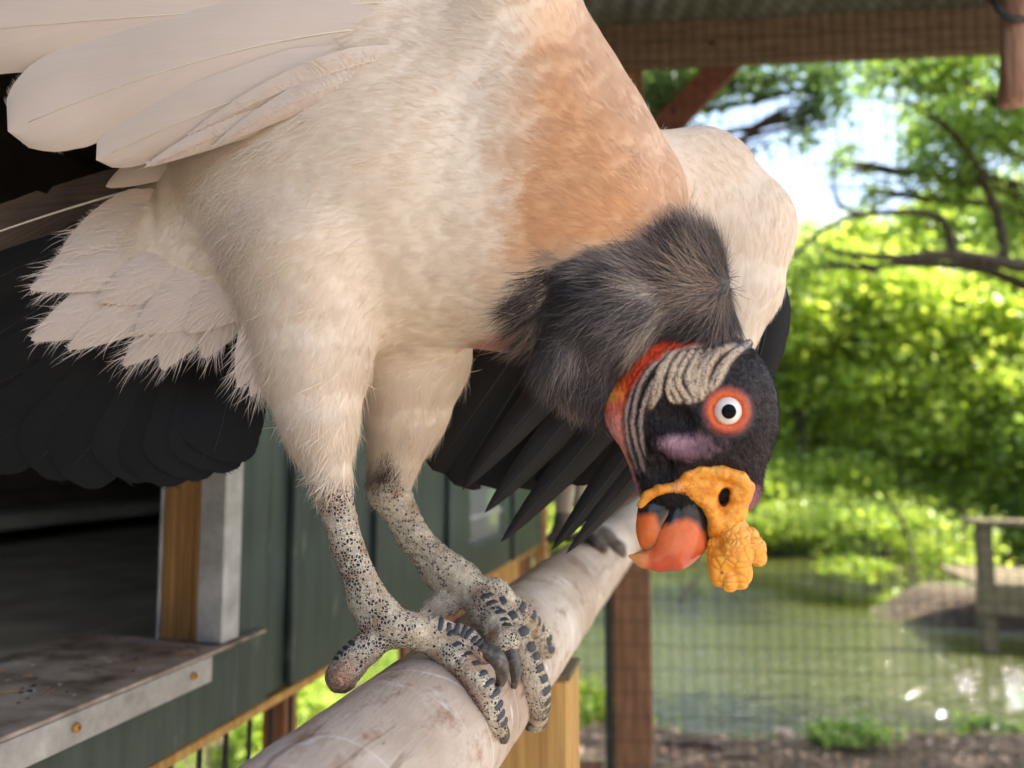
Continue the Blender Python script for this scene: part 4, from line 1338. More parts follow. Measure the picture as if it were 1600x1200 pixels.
Cl = over(Cl, np.clip(nl_ * 2.2, 0, 1), lin(236, 224, 200))
Cl = over(Cl, np.clip(-nl_ * 1.6, 0, 1), lin(176, 142, 112))
Cl = over(Cl, np.clip(1 - np.hypot((px - 515) / 40, (py - 775) / 45), 0, 1), lin(190, 158, 138))
for tq, tr in toes:                      # pinkish undersides
    pass
Cl = over(Cl, np.clip(1 - np.hypot(px - 530, py - 1064) / 40, 0, 1) ** 0.6, lin(198, 150, 122))
rg_ = np.hypot(px - 527, py - 1067)
Cl = over(Cl, np.clip(np.sin(rg_ * 0.75 + 4 * nl_), 0, 1) * np.clip(1.2 - rg_ / 26, 0, 1) * 0.6, lin(132, 88, 68))
Cl = over(Cl, np.clip(1 - np.hypot(px - 745, py - 1030) / 30, 0, 1), lin(196, 156, 130))
Cl = over(Cl, pmask(px, py, [(700, 1040), (735, 1070), (758, 1120), (745, 1130), (715, 1085)], 8), lin(150, 112, 92))
yl = np.clip(vnoise(Vl / 16.0 + 9) * 4 - 1.3, 0, 0.7)
Cl = over(Cl, yl, lin(222, 190, 110))
Wl = B(Vl)

# ------------------------------------------------------------------ head (symmetric about its own mid-plane)
Fh = Field((925, 505, H0 - 92), (1236, 830, H0 + 92), 1.6)
Fh.ell((1118, 642, H0), (97, 112, 66), 4, rot=8)
Fh.ell((1085, 600, H0), (95, 75, 60), 30, rot=-25)
Fh.cone((1075, 660, H0), (1068, 745, H0), 88, 66, 30, 0.62)
Fh.cone((1040, 588, H0), (998, 638, H0), 68, 56, 26, 0.85)
Fh.cone((1000, 650, H0), (1025, 755, H0), 44, 30, 24, 0.8)
Fh.cone((1138, 680, H0), (1152, 762, H0), 70, 40, 24, 0.62)
def hz(x, y, dz=0.0):
    return (x, y, Fh.front(x, y) + dz)
# cheek, brow, hollow behind the eye
Fh.ell(hz(1072, 698, 10), (56, 24, 16), 14, rot=8)
Fh.ell(hz(1140, 600, 12), (46, 20, 16), 14, rot=35)
Fh.ell(hz(1050, 655, -6), (34, 20, 12), 14, rot=20, mode='sub')
Fh.ell(hz(1030, 735, -6), (22, 20, 10), 14, rot=60, mode='sub')
ez = Fh.front(1137, 642)
# folded nape skin: ridges traced on the surface
folds = [
    [(1170, 536), (1149, 547), (1135, 568), (1121, 594), (1105, 614)],
    [(1148, 537), (1124, 549), (1110, 565), (1101, 586), (1101, 608)],
    [(1120, 543), (1098, 568), (1089, 589), (1096, 621)],
    [(1096, 549), (1075, 576), (1074, 595), (1087, 624)],
    [(1083, 549), (1060, 580), (1060, 601), (1075, 626)],
    [(1070, 550), (1047, 580), (1047, 606), (1060, 626)],
    [(1058, 546), (1032, 572), (1024, 600), (1016, 630)],
    [(1052, 540), (1018, 566), (1001, 596), (990, 630), (986, 662), (995, 700), (1008, 738)],
    [(1062, 538), (1022, 555), (995, 592), (979, 628), (976, 662), (986, 706), (998, 744)],
    [(1040, 572), (1022, 594), (1008, 622), (1000, 650), (1002, 690), (1014, 724)],
    [(1160, 541), (1137, 556), (1122, 578), (1112, 600), (1103, 617)],
    [(1135, 540), (1112, 556), (1100, 574), (1095, 598), (1098, 616)],
    [(1109, 545), (1088, 570), (1081, 592), (1091, 622)],
    [(1046, 562), (1034, 590), (1030, 616), (1018, 634)],
    [(1056, 574), (1044, 596), (1046, 618), (1052, 628)],
    [(1100, 538), (1084, 541), (1062, 546)],
]
frad = [7.5, 7, 6.5, 6.5, 6.5, 6, 6, 4.8, 4.2, 4.6, 5, 5, 5, 5, 4.5, 5]
folds = [[(x + rng.normal(0, 1.2), y + rng.normal(0, 1.2)) for x, y in f] for f in folds]
fz = [[Fh.front(x, y) for x, y in f] for f in folds]
for f, zz, r in zip(folds, fz, frad):
    P = np.array([(x, y, z) for (x, y), z in zip(f, zz)])
    t = np.linspace(0, len(P) - 1, 3 * len(P))
    Qf = smooth_path(np.stack([np.interp(t, np.arange(len(P)), P[:, a]) for a in range(3)], 1), 2)
    Qf[:, 2] += 0.5
    rr = r * (0.65 + 0.35 * np.sin(np.linspace(0.15, 1, len(t)) * np.pi)) * rng.uniform(0.82, 1.15, len(t))
    Fh.chain(Qf, rr, 2.5)
# eye socket: hollow plus a raised ring
Fh.ell((1137, 642, ez - 4), (29, 29, 18), 8, mode='sub')
for a in np.linspace(0, 2 * np.pi, 28, endpoint=False):
    p = (1137 + 29 * math.cos(a), 642 + 29 * math.sin(a)); q = (1137 + 29 * math.cos(a + 0.25), 642 + 29 * math.sin(a + 0.25))
    Fh.cone((p[0], p[1], ez + 5), (q[0], q[1], ez + 5), 4.5, 4.5, 7)
# the far half mirrors the near half
nzh = Fh.n[2]
mid = int(round((H0 - Fh.lo[2]) / Fh.h))
for k in range(mid + 1, nzh):
    kk = 2 * mid - k
    if kk >= 0: Fh.F[:, :, k] = Fh.F[:, :, kk]
Vh, Qh = Fh.mesh()
Vh = smooth_mesh(Vh, Qh, 1, 0.4)
Nh = vnormals(Vh, Qh)
px, py = Vh[:, 0], Vh[:, 1]
nh_ = fbm(Vh / 14.0, 1.0, 3)
Ch = np.tile(np.array(lin(24, 19, 21)), (len(Vh), 1))
Ch = over(Ch, pmask(px, py, [(1150, 590), (1225, 560), (1235, 760), (1180, 800), (1120, 730), (1170, 690)], 18) * 0.75, lin(56, 40, 44))
Ch = over(Ch, np.clip(1.15 - np.hypot((px - 1072) / 56, (py - 698) / 26) + 0.6 * nh_, 0, 1) * 0.9, lin(140, 100, 114))
Ch = over(Ch, np.clip(1.1 - np.hypot((px - 1055) / 28, (py - 690) / 14), 0, 1) * 0.7, lin(190, 150, 156))
Ch = over(Ch, pmask(px, py, [(1160, 770), (1185, 760), (1185, 800), (1165, 808)], 8), lin(150, 84, 104))
# nape and throat band
band = pmask(px + 6 * nh_, py + 6 * nh_, [(1126, 534), (1090, 542), (1045, 549), (1012, 572), (990, 605), (972, 640), (975, 690), (990, 740), (1004, 778), (985, 800), (900, 760), (900, 560), (1000, 490), (1126, 500)], 4)
bc = np.tile(np.array(lin(214, 70, 34)), (len(px), 1))
bc = over(bc, np.clip((py - 585) / 30, 0, 1) * np.clip((640 - py) / 20, 0, 1) * np.clip((985 - px) / 30, 0, 1), lin(236, 150, 62))
bc = over(bc, np.clip((py - 622) / 40, 0, 1), lin(214, 138, 124))
bc = over(bc, np.clip((py - 720) / 40, 0, 1), lin(166, 112, 124))
bc = over(bc, np.clip((px - 1085) / 25, 0, 1), lin(150, 76, 92))
bc = bc * (1 + 0.35 * nh_)[:, None]
Ch = Ch * (1 - band[:, None]) + bc * band[:, None]
# folds: tan ridges with dark furrows and specks
fm_ = pmask(px, py, [(1178, 530), (1150, 560), (1130, 600), (1104, 622), (1088, 632), (1060, 632), (1030, 625), (1005, 655), (1008, 735), (996, 740), (978, 690), (976, 640), (995, 590), (1030, 555), (1070, 537), (1120, 536)], 3) * (1 - band)
Ch = over(Ch, fm_, lin(44, 36, 34))
ridge = np.zeros(len(px))
for f, r in zip(folds, frad):
    P = np.array(f, float)
    t = np.linspace(0, len(P) - 1, 3 * len(P))
    Qf = smooth_path(np.stack([np.interp(t, np.arange(len(P)), P[:, a]) for a in range(2)], 1), 2)
    ridge = np.maximum(ridge, np.clip(1.5 - line_d(px + 2 * nh_, py, Qf) / (r * 0.85), 0, 1))
speck = np.clip(vnoise(Vh / 2.6) * 5 - 1.0, 0, 0.8)
fcol = over(np.tile(np.array(lin(198, 174, 148)), (len(px), 1)), np.clip((1035 - px) / 40, 0, 0.85), lin(132, 112, 110))
fcol = over(fcol, speck, lin(88, 70, 58))
rm = ridge * np.clip(fm_ * 1.5, 0, 1) * np.clip(1.4 - np.clip(py - 640, 0, 200) / 90, 0.25, 1)
Ch = Ch * (1 - rm[:, None]) + fcol * rm[:, None]
Ch = over(Ch, np.clip(1 - np.hypot((px - 1158) / 22, (py - 538) / 10), 0, 1), lin(128, 130, 140))
# eye ring
re = np.hypot(px - 1137, py - 642) + 3 * nh_
Ch = over(Ch, np.clip((44 - re) / 8, 0, 1), lin(112, 62, 66))
Ch = over(Ch, np.clip((38 - re) / 5, 0, 1), lin(176, 82, 62))
Ch = over(Ch, np.clip((33 - re) / 5, 0, 1), lin(226, 104, 52))
Ch *= (1 + 0.3 * fbm(Vh / 5.0, 1.0, 2))[:, None]
# fine pits
Vh = Vh + Nh * (0.9 * fbm(Vh / 5.0, 1.0, 2) + 2.4 * fm_ * vnoise(Vh / 3.4) - 1.1 * (1 - fm_) * np.clip(0.12 - np.abs(vnoise(Vh * [1, 0.45, 1] / 9.0)), 0, 1) / 0.12 * (re > 48))[:, None]
Wh = B(Vh)

# ------------------------------------------------------------------ one body mesh
V, F = merge([(Wb, Qb), (Wl, Ql), (Wh, Qh)])
Al = np.clip(1.15 - 1.3 * np.clip(1.3 - np.hypot(Vl[:, 0] - 530, Vl[:, 1] - 1064) / 30, 0, 1), 0, 1)
Call = np.concatenate([Cb, Cl, Ch])
Call = np.concatenate([Call, np.concatenate([np.ones(len(Cb)), Al, np.ones(len(Ch))])[:, None]], 1)
Qall = np.concatenate([Qb, Ql + len(Wb), Qh + len(Wb) + len(Wl)])
mi = np.concatenate([np.full(len(Qb), 0), np.full(len(Ql), 1), np.full(len(Qh), 2)])
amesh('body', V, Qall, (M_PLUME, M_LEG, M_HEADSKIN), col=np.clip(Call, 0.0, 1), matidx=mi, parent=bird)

# ------------------------------------------------------------------ bill, cere, wattle
def sdf_part(name, Fd, colf, material, sm=1, disp=None):
    V, Q = Fd.mesh()
    V = smooth_mesh(V, Q, sm, 0.5)
    if disp is not None:
        V = V + vnormals(V, Q) * disp(V)[:, None]
    C = colf(V)
    o = amesh(name, B(V), Q, (material,), col=np.clip(C, 0.002, 1), parent=bird)
    return o
Fu = Field((965, 745, H0 - 50), (1125, 910, H0 + 50), 1.6)
Fu.chain([(1066, 768, H0), (1076, 786, H0), (1080, 812, H0), (1072, 842, H0), (1054, 862, H0), (1030, 872, H0), (1006, 874, H0), (984, 869, H0)], (27, 30, 28.5, 30, 28, 20, 12, 3), 10, 0.92)
Fu.ell((1062, 838, H0), (44, 50, 31), 10, rot=30)
Fu.ell((1061, 814, H0), (28, 46, 28), 8, rot=14)
Fu.ell((1006, 838, H0), (22, 20, 60), 5, rot=-30, mode='sub')
def bill_col(V):
    px, py = V[:, 0], V[:, 1]
    n = fbm(V / 8.0, 1.0, 3)
    c = np.tile(np.array(lin(226, 112, 66)), (len(V), 1))
    c = over(c, np.clip((py - 850) / 40, 0, 1), lin(206, 86, 54))
    c = over(c, np.clip((1022 - px) / 30, 0, 1), lin(232, 158, 92))
    c = over(c, pmask(px + 2 * n, py + 3 * n, [(1020, 740), (1120, 740), (1118, 850), (1104, 852), (1099, 834), (1088, 817), (1072, 809), (1048, 818), (1034, 824), (1020, 800)], 5), lin(34, 34, 39))
    return c * (1 + 0.12 * n)[:, None]
sdf_part('upper_bill', Fu, bill_col, M_BILL, 2)
Fd_ = Field((975, 755, H0 - 50), (1070, 885, H0 + 50), 1.6)
Fd_.chain([(1040, 778, H0), (1030, 805, H0), (1024, 830, H0), (1018, 848, H0)], (30, 33, 30, 18), 8, 0.66)
def low_col(V):
    px, py = V[:, 0], V[:, 1]
    n = fbm(V / 8.0, 1.0, 3)
    c = np.tile(np.array(lin(222, 108, 48)), (len(V), 1))
    c = over(c, np.clip(1 - line_d(px, py, [(1052, 775), (1036, 815), (1030, 850), (1002, 864)]) / 9, 0, 0.8), lin(150, 104, 72))
    c = over(c, pmask(px + 2 * n, py + 2 * n, [(990, 760), (1060, 760), (1046, 800), (1032, 822), (1022, 803), (1000, 805), (990, 800)], 5), lin(36, 35, 38))
    return c
sdf_part('lower_bill', Fd_, low_col, M_BILL, 2)

Fc = Field((985, 715, H0 - 62), (1195, 850, H0 + 62), 1.6)
Fc.chain([(1001, 789, H0 - 15), (1012, 774, H0 - 24), (1030, 765, H0 - 30), (1058, 760, H0 - 34)], (6, 8, 8, 9), 5)
Fc.chain([(1058, 760, H0 - 32), (1076, 742, H0 - 36), (1098, 735, H0 - 38), (1130, 738, H0 - 41), (1158, 747, H0 - 37), (1168, 762, H0 - 31), (1158, 778, H0 - 28)], (8, 10, 11, 10, 10, 11, 10), 5)
Fc.chain([(1064, 766, H0 - 28), (1094, 777, H0 - 27), (1112, 793, H0 - 24), (1120, 818, H0 - 18)], (8, 11, 12, 14), 8)
Fc.ell((1102, 757, H0 - 27), (46, 20, 15), 10, rot=12)
Fc.ell((1070, 760, H0 - 26), (18, 10, 14), 10)
Fc.chain([(1160, 778, H0 - 22), (1148, 800, H0 - 14), (1134, 822, H0 - 8)], (14, 17, 18), 12)
Fc.cone((1125, 770, H0), (1130, 810, H0), 32, 22, 14, 0.7)
Fc.ell((1118, 826, H0), (20, 18, 16), 12)
Fc.ell((1152, 768, H0 - 24), (15, 16, 14), 8)
Fc.ell((1131, 777, H0 - 36), (9, 17, 24), 3, rot=24, mode='sub')
mid = int(round((H0 - Fc.lo[2]) / Fc.h))
for k in range(mid + 1, Fc.n[2]):
    if 2 * mid - k >= 0: Fc.F[:, :, k] = Fc.F[:, :, 2 * mid - k]
def cere_col(V):
    px, py = V[:, 0], V[:, 1]
    n = fbm(V / 9.0, 1.0, 3)
    c = np.tile(np.array(lin(246, 160, 48)), (len(V), 1))
    c = over(c, np.clip(n * 2.5, 0, 0.6), lin(246, 178, 80))
    c = over(c, np.clip(-n * 2.0, 0, 0.5), lin(206, 110, 34))
    ins = (np.hypot((px - 1131) / 8.5, (py - 777) / 15) < 1) & (V[:, 2] > H0 - 30)
    c = over(c, ins.astype(float), lin(110, 54, 48))
    c = over(c, np.clip(1 - np.hypot(px - 1058, py - 762) / 10, 0, 0.7), lin(240, 170, 130))
    return c
sdf_part('cere', Fc, cere_col, M_CERE, 1, lambda V: 1.3 * fbm(V / 6.0, 1.0, 2) - 0.8 * np.clip(0.25 - np.abs(vnoise(V / 9.0)), 0, 1))

Fw = Field((1090, 800, H0 - 62), (1212, 940, H0 + 50), 1.5)
Fw.cone((1138, 812, H0 - 4), (1150, 850, H0 - 8), 22, 32, 8)
for c_, r_ in (((1132, 872, H0 - 8), (28, 30, 28)), ((1124, 893, H0 - 10), (17, 24, 20)), ((1140, 905, H0 - 12), (17, 20, 19)), ((1158, 895, H0 - 10), (18, 26, 20)),
               ((1176, 858, H0 - 12), (22, 22, 22)), ((1168, 838, H0 - 8), (18, 16, 18)), ((1150, 862, H0 - 20), (30, 30, 24)), ((1186, 872, H0 - 4), (12, 14, 14)), ((1118, 855, H0 - 6), (14, 20, 18))):
    Fw.ell(c_, r_, 2.5)
wc = np.concatenate([np.stack([rng.normal(1148, 17, 260), rng.normal(852, 15, 260), rng.uniform(H0 - 55, H0 + 30, 260)], 1),
                     np.stack([rng.uniform(1095, 1205, 60), rng.uniform(815, 935, 60), rng.uniform(H0 - 55, H0 + 40, 60)], 1)])
def worley(V):
    f1 = np.full(len(V), 1e9); f2 = np.full(len(V), 1e9)
    for c_ in wc:
        d = np.linalg.norm(V - c_, axis=1)
        f2 = np.minimum(f2, np.maximum(f1, d)); f1 = np.minimum(f1, d)
    return f2 - f1
wcache = {}
def wat_disp(V):
    e = worley(V)
    wcache['e'] = e
    return 2.2 * np.clip(e / 5.0, 0, 1) ** 0.6 - 1.4
def wat_col(V):
    e = wcache['e']
    n = fbm(V / 14.0, 1.0, 3)
    c = np.tile(np.array(lin(248, 168, 56)), (len(V), 1))
    c = over(c, np.clip(n * 2, 0, 0.5), lin(248, 182, 78))
    c = over(c, np.clip(1 - e / 1.8, 0, 1) * 0.55, lin(206, 108, 36))
    c = over(c, np.clip(1.3 - np.hypot(V[:, 0] - 1128, V[:, 1] - 895) / 3.0, 0, 1), lin(70, 52, 40))
    return c
sdf_part('wattle', Fw, wat_col, M_CERE, 1, wat_disp)

# ------------------------------------------------------------------ eye
def disc_sphere(name, c, r, mats, cut, parent, squash=0.75, seg=32):
    """ball facing the viewer; faces within the angle 'cut' of the front take the second material"""
    bm = bmesh.new()
    bmesh.ops.create_uvsphere(bm, u_segments=seg, v_segments=24, radius=1)
    V = np.array([v.co[:] for v in bm.verts]); F = [[v.index for v in f.verts] for f in bm.faces]
    bm.free()
    q = np.stack([c[0] + V[:, 0] * r, c[1] + V[:, 1] * r, c[2] - V[:, 2] * r * squash], 1)
    P = B(q)
    tri = np.array([f for f in F if len(f) == 3]); qd = np.array([f for f in F if len(f) == 4])
    return amesh(name, P, [qd[:, ::-1], tri[:, ::-1]], mats, parent=parent)
m, nt, b = mat('white_iris')
b.inputs['Base Color'].default_value = (*lin(236, 228, 216), 1); b.inputs['Roughness'].default_value = 0.15; b.inputs['Coat Weight'].default_value = 0.3; b.inputs['Coat Roughness'].default_value = 0.02
M_IRIS = m
m, nt, b = mat('black_pupil')
b.inputs['Base Color'].default_value = (0.003, 0.003, 0.004, 1); b.inputs['Roughness'].default_value = 0.08; b.inputs['Specular IOR Level'].default_value = 0.08
M_PUPIL = m
eye = disc_sphere('eye', (1138, 642, ez + 6), 23, (M_IRIS,), 0, bird, 0.62)
eye['label'] = 'round white eye'
pu = disc_sphere('pupil', (1139, 643, ez - 7.4), 11.6, (M_PUPIL,), 0, None, 0.30)
pu.parent = eye
pu.matrix_parent_inverse = Matrix.Translation(bird.location).inverted()
eye2 = disc_sphere('eye', (1138, 642, 2 * H0 - ez - 6), 23, (M_IRIS,), 0, bird, 0.62)
pu = disc_sphere('pupil', (1139, 643, 2 * H0 - ez + 7.4), 11.6, (M_PUPIL,), 0, None, 0.30)
pu.parent = eye2
pu.matrix_parent_inverse = Matrix.Translation(bird.location).inverted()

# ------------------------------------------------------------------ claws and toe scutes
m, nt, b = mat('black_scute')
n1 = nd(nt, 'ShaderNodeTexNoise', Scale=700, Detail=4); nt.links.new(coords(nt), n1.inputs['Vector'])
nt.links.new(ramp(nt, n1.outputs['Fac'], [(0.35, lin(34, 36, 44)), (0.7, lin(78, 78, 84))]).outputs[0], b.inputs['Base Color'])
b.inputs['Roughness'].default_value = 0.5
bump(nt, b, n1.outputs['Fac'], 0.3, 0.0004)
M_SCUTE = m
M_CLAW = noise_mat('worn_claw', [(0.35, lin(46, 42, 42)), (0.6, lin(92, 82, 74)), (0.75, lin(140, 122, 102))], 320, rough=0.4, bstr=0.2, bdist=0.0005)
def claw(pts, rad):
    P = np.array([on_log(x, y, r * 1.2) if z is None else (x, y, z) for (x, y, z), r in zip(pts, rad)])
    t = np.linspace(0, len(P) - 1, 12)
    Q = smooth_path(np.stack([np.interp(t, np.arange(len(P)), P[:, a]) for a in range(3)], 1), 2)
    rr = np.interp(t, np.arange(len(P)), np.array(rad, float)) * 0.5 / 1232 * 1.05
    V, F = tube_arrays(B(Q), rr, 12)
    return amesh('claw', V, F, (M_CLAW,), parent=bird)
claw([(752, 1012, ZN + 2), (774, 1022, ZN - 6), (787, 1045, ZN - 12), (783, 1066, None), (773, 1079, None)], (14, 13, 11, 8, 4))
claw([(792, 1003, ZF - 112), (802, 1028, ZF - 120), (807, 1055, ZF - 128), (803, 1075, ZF - 128)], (12, 11, 9, 4))
claw([(781, 1136, None), (788, 1148, None), (787, 1158, None)], (11, 9, 6))
claw([(838, 1126, None), (842, 1138, None), (838, 1147, None)], (10, 8, 5))
claw([(853, 1014, None), (856, 1023, None)], (9, 5))
# scutes
gxy = np.linspace(-1, 1, 5)
sv = []
for x_ in gxy:
    for y_ in gxy:
        k_ = 1 - 0.16 * (abs(x_) * abs(y_)) ** 1.5
        edge_ = max(abs(x_), abs(y_)) ** 4
        sv.append((x_ * k_, y_ * k_, 0.95 - 0.75 * edge_ - 0.75 * y_ * y_))
SCM = bpy.data.meshes.new('scute')
SCM.from_pydata(sv, [], [(i_ * 5 + j_, (i_ + 1) * 5 + j_, (i_ + 1) * 5 + j_ + 1, i_ * 5 + j_ + 1) for i_ in range(4) for j_ in range(4)])
for p_ in SCM.polygons: p_.use_smooth = True
SCM.materials.append(M_SCUTE)
def scutes(ti, t0, t1, n, side=0.35, w0=0.8, ln=0.8):
    Q, rr = toes[ti]
    Pw = B(Q)
    tt = np.linspace(t0, t1, n)
    idx = np.arange(len(Q)) / (len(Q) - 1)
    for k, t in enumerate(tt):
        p = np.array([np.interp(t, idx, Pw[:, a]) for a in range(3)])
        p2 = np.array([np.interp(min(t + 0.03, 1), idx, Pw[:, a]) for a in range(3)]); p1 = np.array([np.interp(max(t - 0.03, 0), idx, Pw[:, a]) for a in range(3)])
        T = p2 - p1; T /= np.linalg.norm(T)
        ax = log_o + dvec * ((p - log_o) @ dvec)
        nrm = (p - ax); nrm /= np.linalg.norm(nrm)
        nrm = 0.55 * nrm + side * RIGHT - 0.75 * FWD + 0.15 * UP
        nrm -= T * (nrm @ T); nrm /= np.linalg.norm(nrm)
        r = float(np.interp(t, idx, rr)) * D0 / FPX
        S = np.cross(nrm, T)
        seg = np.linalg.norm(B(Q)[-1] - B(Q)[0]) * (t1 - t0) / max(n - 1, 1)
        o = bpy.data.objects.new('scute', SCM); COL.objects.link(o); o.parent = bird
        M = Matrix.Identity(4)
        sw_ = rng.uniform(0.55, 0.8)
        for a in range(3):
            M[a][0] = T[a] * seg * 0.42 * ln; M[a][1] = S[a] * r * w0 * sw_; M[a][2] = nrm[a] * r * 0.11
        for s_ in np.arange(0.6, 2.2, 0.05):
            wp = p + nrm * r * s_
            x_, y_, d_ = PX(wp)
            ii = np.clip(np.round((np.array([x_, y_, zof(d_)]) - Fl.lo) / Fl.h).astype(int), 0, Fl.n - 1)
            if Fl.F[tuple(ii)] > 0.0: break
        pos = wp - np.array(bird.location)
        for a in range(3): M[a][3] = pos[a]
        o.matrix_local = M
scutes(0, 0.30, 0.92, 10, 0.55)
scutes(1, 0.35, 0.92, 7, 0.1)
scutes(2, 0.45, 0.8, 4, -0.6, 0.7)
scutes(3, 0.12, 0.4, 4, 0.25, 0.6)
scutes(3, 0.46, 0.96, 8, 0.5)
scutes(4, 0.35, 0.9, 6, 0.2)
scutes(5, 0.25, 0.55, 4, 0.2, 0.7)
scutes(5, 0.72, 0.97, 3, 0.3)
# ================================================================== feathers as parts
def feather_mat(name, a, c, rough=0.7, sheen=0.2, trans=0.0):
    m, nt, b = mat(name)
    uv = nt.nodes.new('ShaderNodeUVMap'); uv.uv_map = 'UVMap'
    sx = nt.nodes.new('ShaderNodeSeparateXYZ'); nt.links.new(uv.outputs[0], sx.inputs[0])
    ab = nt.nodes.new('ShaderNodeMath'); ab.operation = 'ABSOLUTE'; nt.links.new(sx.outputs[0], ab.inputs[0])
    mu = nt.nodes.new('ShaderNodeMath'); mu.operation = 'MULTIPLY_ADD'; mu.inputs[1].default_value = -0.16
    nt.links.new(ab.outputs[0], mu.inputs[0]); nt.links.new(sx.outputs[1], mu.inputs[2])
    cb = nt.nodes.new('ShaderNodeCombineXYZ')
    nt.links.new(mu.outputs[0], cb.inputs[0])
    s2 = nt.nodes.new('ShaderNodeMath'); s2.operation = 'MULTIPLY'; s2.inputs[1].default_value = 0.012
    nt.links.new(sx.outputs[0], s2.inputs[0]); nt.links.new(s2.outputs[0], cb.inputs[1])
    n1 = nd(nt, 'ShaderNodeTexNoise', Scale=140, Detail=4, Roughness=0.75); nt.links.new(cb.outputs[0], n1.inputs['Vector'])
    n2 = nd(nt, 'ShaderNodeTexNoise', Scale=14, Detail=3); nt.links.new(coords(nt), n2.inputs['Vector'])
    ad = nt.nodes.new('ShaderNodeMath'); ad.operation = 'MULTIPLY_ADD'; ad.inputs[1].default_value = 0.5
    hf = nt.nodes.new('ShaderNodeMath'); hf.operation = 'MULTIPLY'; hf.inputs[1].default_value = 0.5
    nt.links.new(n2.outputs['Fac'], hf.inputs[0])
    nt.links.new(n1.outputs['Fac'], ad.inputs[0]); nt.links.new(hf.outputs[0], ad.inputs[2])
    nt.links.new(ramp(nt, ad.outputs[0], [(0.35, a), (0.62, c)]).outputs[0], b.inputs['Base Color'])
    b.inputs['Roughness'].default_value = rough
    b.inputs['Sheen Weight'].default_value = sheen
    b.inputs['Specular IOR Level'].default_value = 0.25
    bump(nt, b, n1.outputs['Fac'], 0.25, 0.0006)
    if trans:
        tr = nt.nodes.new('ShaderNodeBsdfTranslucent'); tr.inputs['Color'].default_value = (*c, 1)
        mx = nt.nodes.new('ShaderNodeMixShader'); mx.inputs[0].default_value = trans
        nt.links.new(b.outputs[0], mx.inputs[1]); nt.links.new(tr.outputs[0], mx.inputs[2])
        nt.links.new(mx.outputs[0], nt.nodes['Material Output'].inputs['Surface'])
    return m
WF = np.array(lin(238, 219, 203))
M_WHITEF = feather_mat('cream_feather', tuple(WF * 0.86), tuple(WF), 0.9, 0.25, 0.22)
M_BLACKF = feather_mat('black_feather', lin(9, 8, 8), lin(21, 19, 18), 0.65, 0.0)
M_PRIMF = feather_mat('sooty_primary', lin(20, 18, 18), lin(44, 40, 38), 0.5, 0.0)
M_BROWNF = feather_mat('dark_brown_feather', lin(34, 28, 25), lin(92, 74, 58), 0.6, 0.2)
M_SHAFT = noise_mat('feather_shaft', [(0.3, lin(224, 212, 186)), (0.7, lin(242, 232, 214))], 80, rough=0.4)
M_SHAFTD = noise_mat('dark_feather_shaft', [(0.3, lin(30, 27, 27)), (0.7, lin(56, 50, 48))], 80, rough=0.4)

